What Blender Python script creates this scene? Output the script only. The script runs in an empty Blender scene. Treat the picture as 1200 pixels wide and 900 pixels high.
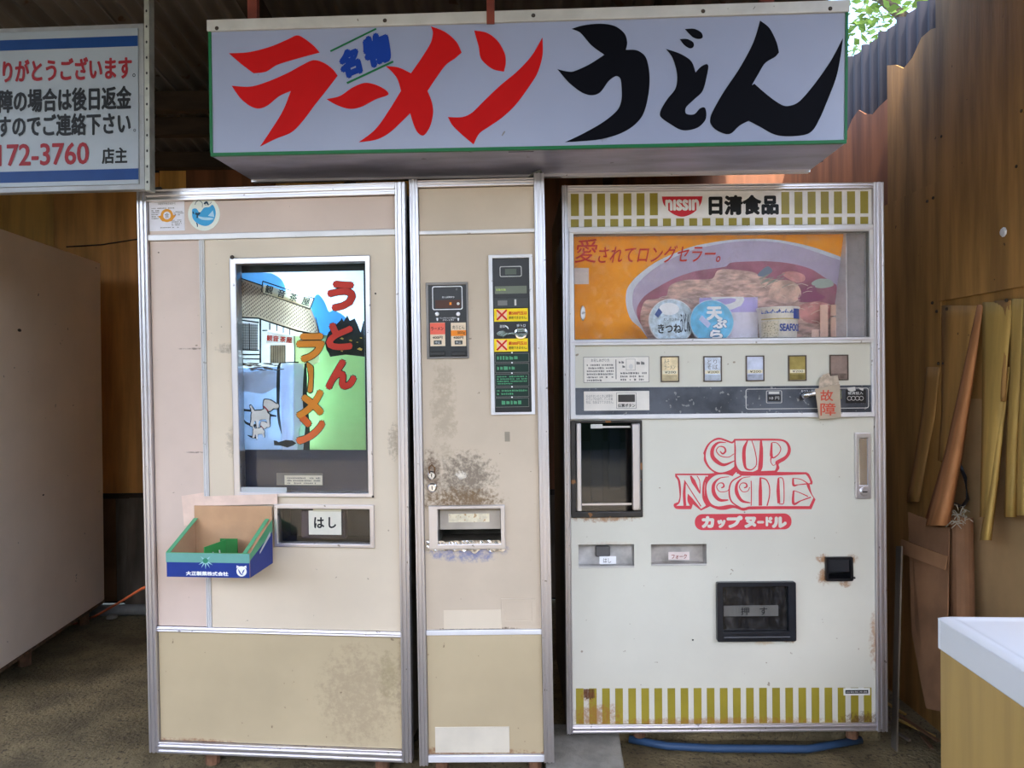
import bpy, bmesh, math, random
from mathutils import Vector, Matrix, noise
from mathutils.geometry import tessellate_polygon

scene = bpy.context.scene
COL = scene.collection
rnd = random.Random(7)

def lin(r, g, b):
    f = lambda c: (c/255/12.92) if c/255 <= 0.04045 else ((c/255+0.055)/1.055)**2.4
    return (f(r), f(g), f(b), 1.0)

# ------------------------------------------------------------------ camera
F, HC = 867.0, 1.28
PITCH, ROLL = math.radians(-0.4), math.radians(0.5)
RC = Matrix.Rotation(PITCH, 3, 'X') @ Matrix.Rotation(ROLL, 3, 'Y')
cam_d = bpy.data.cameras.new('camera'); cam_d.sensor_width = 36; cam_d.lens = F/1200*36; cam_d.clip_start = 0.02
cam = bpy.data.objects.new('camera', cam_d); COL.objects.link(cam)
cx, cy, cz = RC.col[0], RC.col[1], RC.col[2]
m = Matrix((cx, cz, -cy)).transposed().to_4x4(); m.translation = (0, 0, HC)
cam.matrix_world = m
scene.camera = cam

# ------------------------------------------------------------------ light
w = bpy.data.worlds.new('sky'); scene.world = w; w.use_nodes = True
nt = w.node_tree; bg = nt.nodes['Background']
sky = nt.nodes.new('ShaderNodeTexSky'); sky.sky_type = 'NISHITA'
sky.sun_disc = False; sky.sun_elevation = math.radians(52); sky.sun_rotation = math.radians(186)
sky.air_density = 1.0; sky.dust_density = 2.5; sky.ozone_density = 1.0
nt.links.new(sky.outputs[0], bg.inputs[0]); bg.inputs[1].default_value = 0.8
sun_d = bpy.data.lights.new('sun', 'SUN'); sun_d.energy = 4.4; sun_d.angle = math.radians(0.6); sun_d.color = (1, .95, .87)
sun = bpy.data.objects.new('sun', sun_d); COL.objects.link(sun)
sun.rotation_euler = (math.radians(38), 0, math.radians(-6)); sun.location = (0, -6, 8)
scene.view_settings.view_transform = 'Standard'; scene.view_settings.look = 'None'
scene.view_settings.exposure = 0.76; scene.view_settings.gamma = 1; scene.view_settings.use_curve_mapping = False
scene.cycles.use_denoising = True
scene.cycles.max_bounces = 8; scene.cycles.transparent_max_bounces = 12

# ------------------------------------------------------------------ measuring helpers
def ray(x, y):
    return RC @ Vector(((x-600)/F, 1, -(y-450)/F))
CAM = Vector((0, 0, HC))
def on_depth(x, y, D):
    d = ray(x, y); return CAM + d*(D/d.y)
def on_side(x, y, X):
    d = ray(x, y); return CAM + d*(X/d.x)
def on_ground(x, y, Z=0.0):
    d = ray(x, y); return CAM + d*((Z-HC)/d.z)

class Frame:
    """an upright face measured in the photo: X right, Y into the thing, Z up"""
    def __init__(s, loc, rz=0, rx=0, ry=0):
        s.m = Matrix.Translation(loc) @ (Matrix.Rotation(math.radians(rz), 4, 'Z') @ Matrix.Rotation(math.radians(rx), 4, 'X') @ Matrix.Rotation(math.radians(ry), 4, 'Y'))
        s.i = s.m.inverted()
    def px(s, x, y, d=0.0):
        o = s.i @ CAM; v = (s.i.to_3x3() @ ray(x, y)); t = (d-o.y)/v.y
        p = o + v*t; return (p.x, p.z)
    def rect(s, x0, y0, x1, y1, d=0.0):
        a = s.px(x0, y0, d); b = s.px(x1, y1, d); c = s.px(x0, y1, d); e = s.px(x1, y0, d)
        return ((a[0]+c[0])/2, (b[0]+e[0])/2, (b[1]+c[1])/2, (a[1]+e[1])/2)   # x0,x1,z0,z1

# ------------------------------------------------------------------ materials
def new_mat(name):
    mt = bpy.data.materials.new(name); mt.use_nodes = True
    return mt, mt.node_tree, mt.node_tree.nodes['Principled BSDF']
def math_n(nt, op, a, b=None, c=None):
    n = nt.nodes.new('ShaderNodeMath'); n.operation = op
    for i, v in enumerate((a, b, c)):
        if v is None: continue
        if isinstance(v, (int, float)): n.inputs[i].default_value = v
        else: nt.links.new(v, n.inputs[i])
    return n.outputs[0]
def mixc(nt, fac, a, b):
    n = nt.nodes.new('ShaderNodeMix'); n.data_type = 'RGBA'
    for i, v in ((0, fac), (6, a), (7, b)):
        if isinstance(v, (int, float)): n.inputs[i].default_value = v
        elif isinstance(v, tuple): n.inputs[i].default_value = v
        else: nt.links.new(v, n.inputs[i])
    return n.outputs[2]
def maprange(nt, v, a, b, c=0.0, d=1.0):
    n = nt.nodes.new('ShaderNodeMapRange'); n.interpolation_type = 'SMOOTHSTEP'
    nt.links.new(v, n.inputs[0])
    for i, q in enumerate((a, b, c, d)): n.inputs[i+1].default_value = q
    return n.outputs[0]
def noise_n(nt, scale, detail=4, stretch=(1, 1, 1), rough=.55, off=(0, 0, 0)):
    tc = nt.nodes.new('ShaderNodeTexCoord'); mp = nt.nodes.new('ShaderNodeMapping')
    mp.inputs['Scale'].default_value = stretch; mp.inputs['Location'].default_value = off
    nt.links.new(tc.outputs['Object'], mp.inputs[0])
    n = nt.nodes.new('ShaderNodeTexNoise'); n.inputs['Scale'].default_value = scale
    n.inputs['Detail'].default_value = detail; n.inputs['Roughness'].default_value = rough
    nt.links.new(mp.outputs[0], n.inputs[0]); return n.outputs[0]
def M(name, col, rough=.5, metal=0.0, var=.08, scale=6, stretch=(1, 1, 1), bump=0.0, bscale=None,
      specks=None, stains=(), spec=.5, dark=None, transl=0.0):
    """painted, metallic, paper or wooden surface: base colour with soft mottling, specks and stains that have a shape of their own.
       stains: (x, z, rx, rz, colour, strength, noise scale)"""
    mt, nt, b = new_mat(name)
    n1 = noise_n(nt, scale, 5, stretch)
    lo = tuple(c*(1-var*2) for c in col[:3])+(1,) if dark is None else dark
    hi = tuple(min(1, c*(1+var)) for c in col[:3])+(1,)
    c = mixc(nt, maprange(nt, n1, .3, .7), lo, hi)
    if specks:
        scol, sc, th = specks
        n2 = noise_n(nt, sc, 2, (1, 1, 1), .5, (3.1, 1.7, 5.2))
        c = mixc(nt, maprange(nt, n2, th, th+.03, 0, .75), c, scol)
    for (sx, sz, rx, rz, scol, st, ns) in stains:
        tc = nt.nodes.new('ShaderNodeTexCoord'); sp = nt.nodes.new('ShaderNodeSeparateXYZ'); nt.links.new(tc.outputs['Object'], sp.inputs[0])
        dx = math_n(nt, 'DIVIDE', math_n(nt, 'SUBTRACT', sp.outputs[0], sx), rx)
        dz = math_n(nt, 'DIVIDE', math_n(nt, 'SUBTRACT', sp.outputs[2], sz), rz)
        r2 = math_n(nt, 'ADD', math_n(nt, 'MULTIPLY', dx, dx), math_n(nt, 'MULTIPLY', dz, dz))
        fall = math_n(nt, 'SUBTRACT', 1.0, r2)
        nn = noise_n(nt, ns, 8, (1, 1, 1), .78, (sx, 0, sz))
        v = math_n(nt, 'ADD', math_n(nt, 'MULTIPLY', fall, .5), math_n(nt, 'MULTIPLY', math_n(nt, 'SUBTRACT', nn, .52), 2.4))
        v = math_n(nt, 'MULTIPLY', maprange(nt, v, .0, .55), maprange(nt, fall, 0, .25))
        c = mixc(nt, math_n(nt, 'MULTIPLY', v, st), c, scol)
    nt.links.new(c, b.inputs['Base Color'])
    b.inputs['Roughness'].default_value = rough; b.inputs['Metallic'].default_value = metal
    b.inputs['Specular IOR Level'].default_value = spec
    if bump:
        bn = nt.nodes.new('ShaderNodeBump'); bn.inputs['Strength'].default_value = bump; bn.inputs['Distance'].default_value = .01
        nt.links.new(noise_n(nt, bscale or scale*4, 6, stretch), bn.inputs['Height']); nt.links.new(bn.outputs[0], b.inputs['Normal'])
    if transl:
        tr = nt.nodes.new('ShaderNodeBsdfTranslucent'); nt.links.new(c, tr.inputs[0])
        mx = nt.nodes.new('ShaderNodeMixShader'); mx.inputs[0].default_value = transl
        nt.links.new(b.outputs[0], mx.inputs[1]); nt.links.new(tr.outputs[0], mx.inputs[2])
        nt.links.new(mx.outputs[0], nt.nodes['Material Output'].inputs[0])
    return mt
def flat(name, rgb, rough=.5, transl=0.0, var=.03, **k):
    return M(name, lin(*rgb), rough, 0, var, 20, transl=transl, spec=.3, **k)
def glass_mat(name, tint=(1, 1, 1, 1), rough=.02, ior=1.36, haze=0.0):
    mt, nt, b = new_mat(name); nt.nodes.remove(b)
    t = nt.nodes.new('ShaderNodeBsdfTransparent'); t.inputs[0].default_value = tint
    g = nt.nodes.new('ShaderNodeBsdfGlossy'); g.inputs['Roughness'].default_value = rough
    fr = nt.nodes.new('ShaderNodeFresnel'); fr.inputs[0].default_value = ior
    mx = nt.nodes.new('ShaderNodeMixShader'); nt.links.new(fr.outputs[0], mx.inputs[0])
    nt.links.new(t.outputs[0], mx.inputs[1]); nt.links.new(g.outputs[0], mx.inputs[2]); out = mx.outputs[0]
    if haze:
        d = nt.nodes.new('ShaderNodeBsdfDiffuse'); d.inputs[0].default_value = (.8, .78, .8, 1)
        m2 = nt.nodes.new('ShaderNodeMixShader')
        n = noise_n(nt, 30, 6, (1, 1, 1), .75)
        nt.links.new(maprange(nt, n, .45, .75, haze*.3, haze*2), m2.inputs[0])
        nt.links.new(out, m2.inputs[1]); nt.links.new(d.outputs[0], m2.inputs[2]); out = m2.outputs[0]
    nt.links.new(out, nt.nodes['Material Output'].inputs[0]); return mt
def emit_mat(name, col, s):
    mt, nt, b = new_mat(name); b.inputs['Base Color'].default_value = (.8, .8, .8, 1)
    b.inputs['Emission Color'].default_value = col; b.inputs['Emission Strength'].default_value = s; return mt

RUST = lin(120, 66, 28); GRIME = lin(92, 78, 66)
ALU = M('brushed_aluminium', lin(214, 210, 214), .34, .9, .06, 3, (1, 1, .15), bump=.04, bscale=60, specks=(lin(120, 112, 105), 45, .70))
ALU_WHITE = M('white_anodised_trim', lin(222, 220, 222), .4, .25, .05, 6, specks=(lin(150, 140, 130), 60, .72))
BLACK = M('black_plastic', lin(22, 22, 26), .35, 0, .15, 30)
DARK = M('dark_cavity_paint', lin(30, 28, 28), .7)
CHROME = M('chrome', lin(225, 225, 230), .15, 1.0, .04, 10)
WHITE_IN = M('white_enamel_inside', lin(225, 225, 228), .5)
GLASS = glass_mat('clear_glass')
GLASS_DUSTY = glass_mat('scratched_acrylic', rough=.06, haze=.05)
P_WHITE = flat('white_print', (236, 236, 238)); P_BLACK = flat('black_print', (18, 18, 22)); P_RED = flat('red_print', (205, 30, 30))
P_YEL = flat('yellow_print', (246, 214, 30)); P_ORANGE = flat('orange_print', (240, 140, 40)); P_GREY = flat('grey_print', (120, 118, 116))
P_LGREY = flat('pale_grey_print', (205, 203, 200)); P_GREEN = flat('green_print', (110, 170, 140))
PAPER = flat('aged_paper', (214, 208, 192), .8)
CARD = M('brown_cardboard', lin(196, 154, 116), .85, 0, .06, 10, bump=.05)

# ------------------------------------------------------------------ mesh helpers
class MB:
    def __init__(s): s.b = bmesh.new()
    def face(s, vs): 
        try: s.b.faces.new(vs)
        except ValueError: pass
    def box(s, x0, x1, y0, y1, z0, z1, mtx=None):
        v = [s.b.verts.new(p) for p in ((x0,y0,z0),(x1,y0,z0),(x1,y1,z0),(x0,y1,z0),(x0,y0,z1),(x1,y0,z1),(x1,y1,z1),(x0,y1,z1))]
        if mtx:
            for q in v: q.co = mtx @ q.co
        for f in ((0,3,2,1),(4,5,6,7),(0,1,5,4),(1,2,6,5),(2,3,7,6),(3,0,4,7)): s.face([v[i] for i in f])
        return s
    def plate(s, loops, y0, y1=None):
        """polygon with holes in the XZ plane, front face at y0 (towards viewer), back at y1"""
        tri = tessellate_polygon([[Vector((p[0], p[1], 0)) for p in L] for L in loops])
        flatp = [p for L in loops for p in L]
        vf = [s.b.verts.new((p[0], y0, p[1])) for p in flatp]
        def add(vs, want):
            f = s.b.faces.new(vs); f.normal_update()
            if f.normal.y*want < 0: f.normal_flip()
        for t in tri:
            try: add([vf[i] for i in t], -1)
            except ValueError: pass
        if y1 is not None:
            vb = [s.b.verts.new((p[0], y1, p[1])) for p in flatp]
            for t in tri:
                try: add([vb[i] for i in t], 1)
                except ValueError: pass
            k = 0
            for L in loops:
                n = len(L)
                for i in range(n): s.face([vf[k+i], vf[k+(i+1) % n], vb[k+(i+1) % n], vb[k+i]])
                k += n
        return s
    def strip(s, pts, y, y2=None):
        """ribbon of varying width in the XZ plane; pts = (x, z, w)"""
        L = []; R = []
        for i, p in enumerate(pts):
            a = pts[max(0, i-1)]; c = pts[min(len(pts)-1, i+1)]
            t = Vector((c[0]-a[0], c[1]-a[1])); t = t.normalized() if t.length > 0 else Vector((1, 0)); n = Vector((-t.y, t.x))*(p[2]/2)
            L.append(s.b.verts.new((p[0]+n.x, y, p[1]+n.y))); R.append(s.b.verts.new((p[0]-n.x, y, p[1]-n.y)))
        for i in range(len(pts)-1): s.face([L[i], R[i], R[i+1], L[i+1]])
        return s
    def tube(s, pts, r, n=8, caps=True):
        rings = []; pts = [Vector(p) for p in pts]
        for i, p in enumerate(pts):
            rr = r[i] if isinstance(r, (list, tuple)) else r
            t = (pts[min(i+1, len(pts)-1)]-pts[max(i-1, 0)]).normalized()
            u = t.cross(Vector((0, 0, 1))); u = u.normalized() if u.length > .05 else t.cross(Vector((0, 1, 0))).normalized(); v = t.cross(u)
            rings.append([s.b.verts.new(p+u*math.cos(k*2*math.pi/n)*rr+v*math.sin(k*2*math.pi/n)*rr) for k in range(n)])
        for a, c in zip(rings, rings[1:]):
            for k in range(n): s.face([a[k], a[(k+1) % n], c[(k+1) % n], c[k]])
        if caps: s.face(rings[0][::-1]); s.face(rings[-1])
        return s
    def lathe(s, prof, n=32, mtx=None):
        rings = []
        for r, z in prof:
            rings.append([s.b.verts.new((r*math.cos(k*2*math.pi/n), r*math.sin(k*2*math.pi/n), z)) for k in range(n)])
        for a, c in zip(rings, rings[1:]):
            for k in range(n): s.face([a[k], a[(k+1) % n], c[(k+1) % n], c[k]])
        s.face(rings[0][::-1]); s.face(rings[-1])
        if mtx:
            for R in rings:
                for v in R: v.co = mtx @ v.co
        return s
    def grid(s, fn, nu, nv):
        g = [[s.b.verts.new(fn(i/nu, j/nv)) for i in range(nu+1)] for j in range(nv+1)]
        for j in range(nv):
            for i in range(nu): s.face([g[j][i], g[j][i+1], g[j+1][i+1], g[j+1][i]])
        return s
    def build(s, name, mat, parent=None, label=None, cat=None, group=None, kind=None, bev=0, smooth=False, solid=0, fix=True, segs=2):
        me = bpy.data.meshes.new(name)
        if fix: bmesh.ops.recalc_face_normals(s.b, faces=s.b.faces)
        s.b.to_mesh(me); s.b.free()
        o = bpy.data.objects.new(name, me); COL.objects.link(o); me.materials.append(mat)
        if parent: o.parent = parent
        tag(o, label, cat, group, kind)
        if smooth:
            for p in me.polygons: p.use_smooth = True
        if solid:
            md = o.modifiers.new('solid', 'SOLIDIFY'); md.thickness = solid
        if bev:
            md = o.modifiers.new('bevel', 'BEVEL'); md.width = bev; md.segments = segs; md.limit_method = 'ANGLE'; md.angle_limit = math.radians(40)
            md.harden_normals = False
        return o
def tag(o, label=None, cat=None, group=None, kind=None):
    if label: o['label'] = label
    if cat: o['category'] = cat
    if group: o['group'] = group
    if kind: o['kind'] = kind
    return o
def empty(name, mtx, label=None, cat=None, group=None, kind=None):
    o = bpy.data.objects.new(name, None); COL.objects.link(o); o.empty_display_size = .1
    o.matrix_world = mtx if isinstance(mtx, Matrix) else Matrix.Translation(mtx)
    return tag(o, label, cat, group, kind)

def smooth_loop(pts, closed=True, sub=5):
    """Catmull-Rom through pts; a point with a third element 1 is a corner"""
    n = len(pts); out = []
    P = [Vector((p[0], p[1])) for p in pts]; C = [len(p) > 2 and p[2] == 1 for p in pts]
    for i in range(n if closed else n-1):
        p0, p1, p2, p3 = P[(i-1) % n], P[i], P[(i+1) % n], P[(i+2) % n]
        if not closed:
            if i == 0: p0 = p1
            if i == n-2: p3 = p2
        m1 = (p2-p1)*.5 if C[i] else (p2-p0)*.5
        m2 = (p2-p1)*.5 if C[(i+1) % n] else (p3-p1)*.5
        d = (p2-p1).length
        if m1.length > d: m1 = m1.normalized()*d
        if m2.length > d: m2 = m2.normalized()*d
        if C[i] and C[(i+1) % n]: out.append(tuple(p1)); continue
        for k in range(sub):
            t = k/sub; t2 = t*t; t3 = t2*t
            out.append(tuple(p1*(2*t3-3*t2+1)+m1*(t3-2*t2+t)+p2*(-2*t3+3*t2)+m2*(t3-t2)))
    if not closed: out.append(tuple(P[-1]))
    return out
def smooth_strip(pts, sub=5):
    c = smooth_loop([(p[0], p[1]) for p in pts], False, sub); out = []
    for k, q in enumerate(c):
        f = k/sub; i = min(int(f), len(pts)-2); t = f-i
        out.append((q[0], q[1], pts[i][2]*(1-t)+pts[i+1][2]*t))
    return out
class Draw:
    """prints on a face, measured in the photo: (origin, scale) of the enlargement used for measuring"""
    def __init__(s, fr, ox, oy, k, d=0.0): s.fr, s.ox, s.oy, s.k, s.d = fr, ox, oy, k, d
    def p(s, x, y): return s.fr.px(s.ox+x/s.k, s.oy+y/s.k, s.d)
    def unit(s):
        a = s.p(0, 0); b = s.p(100, 0); return abs(b[0]-a[0])/100
    def loop(s, pts, smooth=True, sub=5):
        q = smooth_loop(pts, True, sub) if smooth else pts
        return [s.p(a[0], a[1]) for a in q]
    def rect(s, x0, y0, x1, y1): return s.fr.rect(s.ox+x0/s.k, s.oy+y0/s.k, s.ox+x1/s.k, s.oy+y1/s.k, s.d)
    def ribbon(s, mb, pts, y, sub=5):
        u = s.unit(); c = smooth_strip(pts, sub)
        mb.strip([s.p(a, b)+(w*u,) for a, b, w in c], y); return mb
def rl(r): return [(r[0], r[2]), (r[1], r[2]), (r[1], r[3]), (r[0], r[3])]
def rrect(r, rad, n=5):
    x0, x1, z0, z1 = r; out = []
    for cx_, cz_, a0 in ((x1-rad, z1-rad, 0), (x0+rad, z1-rad, 90), (x0+rad, z0+rad, 180), (x1-rad, z0+rad, 270)):
        for k in range(n+1):
            a = math.radians(a0+90*k/n); out.append((cx_+rad*math.cos(a), cz_+rad*math.sin(a)))
    return out
def ell(cx_, cz_, rx, rz, n=32, rot=0):
    out = []
    for k in range(n):
        a = 2*math.pi*k/n; x = rx*math.cos(a); z = rz*math.sin(a); c, s_ = math.cos(rot), math.sin(rot)
        out.append((cx_+x*c-z*s_, cz_+x*s_+z*c))
    return out
def decal(r_or_loop, y, mat, parent, name='print', label=None, th=.0006):
    L = rl(r_or_loop) if not isinstance(r_or_loop[0], tuple) else r_or_loop
    return MB().plate([L], y, y+th).build(name, mat, parent, label, fix=False)
_tcache = {}
def glyphs(s):
    if s in _tcache: return _tcache[s]
    cu = bpy.data.curves.new('t', 'FONT'); cu.body = s; cu.resolution_u = 3; cu.space_line = .95
    o = bpy.data.objects.new('t', cu); COL.objects.link(o)
    dg = bpy.context.evaluated_depsgraph_get(); dg.update()
    me = bpy.data.meshes.new_from_object(o.evaluated_get(dg))
    vs = [(v.co.x, v.co.y) for v in me.vertices]; fs = [tuple(p.vertices) for p in me.polygons]
    bpy.data.objects.remove(o); bpy.data.curves.remove(cu); bpy.data.meshes.remove(me)
    xs = [v[0] for v in vs]; ys = [v[1] for v in vs]
    _tcache[s] = (vs, fs, min(xs), max(xs), min(ys), max(ys)); return _tcache[s]
def text(s, r, y, mat, parent, bold=0.0, shear=0.0, rot=0.0, name='lettering', label=None, warp=None):
    """lettering fitted to the rectangle r=(x0,x1,z0,z1) at local depth y; bold = stroke thickening in metres"""
    vs, fs, a, b_, c, d = glyphs(s); bm = bmesh.new(); x0, x1, z0, z1 = r
    x0 += bold; x1 -= bold; z0 += bold; z1 -= bold
    cx_, cz_ = (x0+x1)/2, (z0+z1)/2; cr, sr = math.cos(rot), math.sin(rot)
    offs = [(0, 0)] if not bold else [(bold*math.cos(k*math.pi/4), bold*math.sin(k*math.pi/4)) for k in range(8)]
    for i, (ox, oz) in enumerate(offs):
        V = []
        for (u, v) in vs:
            x = x0+(u-a)/max(b_-a, 1e-6)*(x1-x0); z = z0+(v-c)/max(d-c, 1e-6)*(z1-z0)
            x += shear*(z-cz_); dx, dz = x-cx_, z-cz_
            p = (cx_+dx*cr-dz*sr+ox, y-i*.00002, cz_+dx*sr+dz*cr+oz)
            V.append(bm.verts.new(warp(p) if warp else p))
        for f in fs:
            try: bm.faces.new([V[k] for k in f])
            except ValueError: pass
    for f in bm.faces:
        f.normal_update()
        if f.normal.y > 0: f.normal_flip()
    me = bpy.data.meshes.new(name); bm.to_mesh(me); bm.free()
    o = bpy.data.objects.new(name, me); COL.objects.link(o); me.materials.append(mat); o.parent = parent
    tag(o, label); return o
def dashes(rects, y, mat, parent, name='small_print'):
    """rows of fine print too small to read: rects of (x0,x1,z0,z1,rows)"""
    mb = MB()
    for (x0, x1, z0, z1, n) in rects:
        h = (z1-z0)/n
        for k in range(n):
            x = x0; zc = z1-h*(k+.5); end = x1-(x1-x0)*(0 if k < n-1 else rnd.uniform(.1, .5))
            while x < end:
                ww = h*rnd.uniform(.25, .7)
                if rnd.random() < .85:
                    hh = h*rnd.uniform(.22, .34); mb.plate([[(x, zc-hh), (min(x+ww, x1), zc-hh), (min(x+ww, x1), zc+hh*rnd.uniform(.2, 1)), (x, zc+hh)]], y)
                x += ww+h*.18
    return mb.build(name, mat, parent, fix=False, kind='stuff')

def rail(parent, x0, x1, z0, z1, y0=-.012, y1=.02, name='rail', mat=None, label=None):
    """extruded aluminium profile with a groove along its length"""
    mb = MB(); vert = (z1-z0) > (x1-x0); mb.box(x0, x1, y0+.004, y1, z0, z1)
    if vert:
        wd = x1-x0
        mb.box(x0, x0+wd*.22, y0, y0+.006, z0, z1); mb.box(x0+wd*.36, x0+wd*.66, y0-.001, y0+.006, z0, z1); mb.box(x0+wd*.8, x1, y0+.001, y0+.006, z0, z1)
    else:
        wd = z1-z0
        mb.box(x0, x1, y0, y0+.006, z0, z0+wd*.25); mb.box(x0, x1, y0-.001, y0+.006, z0+wd*.42, z0+wd*.72); mb.box(x0, x1, y0+.001, y0+.006, z1-wd*.14, z1)
    return mb.build(name, mat or ALU, parent, label, bev=.0016)
def strip_bar(parent, x0, x1, z0, z1, y0=-.006, y1=.01, name='rail', mat=None, bev=.002):
    return MB().box(x0, x1, y0, y1, z0, z1).build(name, mat or ALU_WHITE, parent, bev=bev)
def frame_trim(parent, o, i, y0, y1, mat, name='frame', label=None, bev=.0015):
    return MB().plate([rl(o), rl(i)], y0, y1).build(name, mat, parent, label, bev=bev)
def recess(parent, r, y0, y1, mat, name='recess', t=.003, label=None):
    x0, x1, z0, z1 = r; mb = MB()
    mb.box(x0-t, x1+t, y1, y1+t, z0-t, z1+t); mb.box(x0-t, x0, y0, y1, z0-t, z1+t); mb.box(x1, x1+t, y0, y1, z0-t, z1+t)
    mb.box(x0, x1, y0, y1, z0-t, z0); mb.box(x0, x1, y0, y1, z1, z1+t)
    return mb.build(name, mat, parent, label)
def cabinet_shell(parent, W, H, D, inset, mat, y0=.02, ymid=.3):
    mb = MB(); a, b = inset, W-inset; t = .012
    mb.box(a, a+t, y0, ymid, .0, H-.004); mb.box(b-t, b, y0, ymid, 0, H-.004)
    mb.box(a+t, b-t, y0, ymid, 0, t); mb.box(a+t, b-t, y0, ymid, H-.004-t, H-.004); mb.box(a, b, ymid, D, 0, H-.004)
    return mb.build('body', mat, parent)

# ================================================================== SETTING
def world_grid(fn, nu, nv, name, mat, parent=None, solid=0, **k):
    return MB().grid(fn, nu, nv).build(name, mat, parent, solid=solid, fix=False, **k)
CONC = M('dirty_concrete', lin(118, 104, 74), .9, 0, .22, 5, bump=.9, bscale=70, specks=(lin(62, 52, 38), 75, .60))
FL = MB()
def floor_z(x, y): return (noise.noise(Vector((x*1.3, y*1.3, 0)))*.012 + noise.noise(Vector((x*7, y*7, 3)))*.004 - .012) if y > .4 else -.012
FL.grid(lambda u, v: (-3.5+6.5*u, -.5+5.2*v, floor_z(-3.5+6.5*u, -.5+5.2*v)), 90, 80)
FL.build('floor', CONC, kind='structure', smooth=True, fix=False)
GRND = M('gravel_ground', lin(98, 96, 84), .95, 0, .12, 3, bump=.3, bscale=60)
MB().box(-14, 14, -14, -4.2, -.3, -.03).box(-14, -3.5, -.5, 14, -.3, -.02).box(3.0, 14, -.5, 14, -.3, -.02).box(-3.5, 3, 4.7, 14, -.3, -.02).build('ground', GRND, kind='structure')
APRON = M('warm_bounce_concrete', lin(152, 138, 112), .9, 0, .08, 2, bump=.2, bscale=60)  # unseen apron, added pale and warm to bounce light onto the machines
MB().box(-6, 5, -4.2, -.5, -.3, -.025).build('bounce_forecourt', APRON, kind='structure')
# unseen bank added behind the viewer to dim the horizon and block mirrored sky
BANK = M('added_shade_bank', lin(58, 72, 40), .95, 0, .3, 1.2)
def bank(u, v):
    x = -16+32*u; h = 4.1+.7*noise.noise(Vector((x*.3, 0, 5)))+2.0*math.exp(-((x-4.2)/3.4)**4); z = -.1+h*v
    return (x, -9.5-2.0*v+.9*noise.noise(Vector((x*.5, z*.7, 0))), z)
MB().grid(bank, 80, 14).build('added_shade_bank', BANK, kind='structure', fix=False)
MB().grid(lambda u, v: (-13+.9*noise.noise(Vector((u*9, v*3, 1))), -13+20*u, 3.9*v), 40, 8).build('added_shade_bank', BANK, kind='structure', fix=False)
MB().grid(lambda u, v: (13+.9*noise.noise(Vector((u*9, v*3, 2))), -13+20*u, 3.9*v), 40, 8).build('added_shade_bank', BANK, kind='structure', fix=False)

PLY = M('weathered_plywood', lin(166, 120, 62), .75, 0, .20, 1.6, (9, 9, .9), bump=.12, bscale=9, specks=(lin(60, 40, 24), 34, .74))
PLY_B = M('yellowed_plywood', lin(216, 160, 84), .7, 0, .16, 1.6, (9, 9, .9), bump=.12, bscale=9)
PLY_RB = M('orange_brown_plywood', lin(210, 146, 80), .7, 0, .16, 1.6, (9, 9, .9), bump=.1, bscale=9)
PLY_RED = M('red_brown_plywood', lin(128, 80, 50), .75, 0, .22, 1.5, (8, 8, .8), bump=.12, bscale=9)
PLY_GREY = M('greyed_board', lin(104, 92, 80), .85, 0, .25, 2, (6, 6, 1), bump=.2, bscale=12)
VENEER = M('peeling_veneer', lin(190, 152, 78), .7, 0, .14, 2, (10, 10, .8), bump=.08, bscale=10)
VENEER_R = M('orange_veneer', lin(186, 122, 72), .75, 0, .14, 2, (8, 8, 1), bump=.08, bscale=10)
BROWN_CARD = M('old_brown_board', lin(120, 86, 58), .85, 0, .18, 4, bump=.15)
IRON = M('painted_red_iron', lin(120, 52, 38), .7, 0, .2, 12, bump=.1)
DARKWOOD = M('dark_roof_timber', lin(58, 44, 34), .85, 0, .25, 4, (1, 4, 4), bump=.2)
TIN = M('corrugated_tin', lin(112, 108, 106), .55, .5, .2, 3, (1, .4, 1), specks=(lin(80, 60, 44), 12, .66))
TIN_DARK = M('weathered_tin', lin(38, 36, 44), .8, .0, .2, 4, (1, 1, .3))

# back wall: plywood sheets above, greyed boards below
wb = empty('wall_back', (0, 4.28, 0), kind='structure')
YB = 4.28
xs = [-3.5, -2.63, -2.02, -1.12, -.22, .68, 1.6]
for i in range(len(xs)-1):
    j = rnd.uniform(0, .006)
    MB().box(xs[i]+.002, xs[i+1]-.002, -j-.01, .0-j, .62, 2.5+rnd.uniform(-.02, .02)).build('plywood_sheet', PLY_RB if i == 1 else PLY_RED if i > 3 else PLY_B, wb)  # sheets at the right end darkened in place of shade
bx = -3.5; i = 0
while bx < 1.5:
    wd = .18+.16*((i*7) % 5)/5; MB().box(bx, bx+wd-.006, -.02-rnd.uniform(0, .02), .0, .02, .61).build('lower_board', (PLY_GREY, BROWN_CARD, PLY_GREY)[i % 3], wb); bx += wd; i += 1
MB().box(-3.5, 1.6, -.03, .0, .60, .64).build('rail_board', DARKWOOD, wb)
MB().box(-1.85, -1.35, -.05, -.012, 2.38, 2.62).build('patch_board', PLY_RED, wb)
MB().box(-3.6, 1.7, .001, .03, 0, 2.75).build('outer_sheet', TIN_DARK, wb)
# a crack along the sheet (split veneer), a thin raised lip
a = on_depth(0, 229, YB); c = on_depth(55, 214, YB); d1 = on_depth(80, 290, YB); d2 = on_depth(163, 281, YB)
MB().tube([(a.x, -.018, a.z), ((a.x+c.x)/2, -.02, (a.z+c.z)/2-.02), (c.x, -.018, c.z)], .004, 5).build('loose_splinter', DARKWOOD, wb)
MB().tube([(d1.x, -.018, d1.z), ((d1.x+d2.x)/2, -.02, d1.z+.01), (d2.x, -.018, d2.z)], .004, 5).build('loose_splinter', DARKWOOD, wb)

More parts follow.
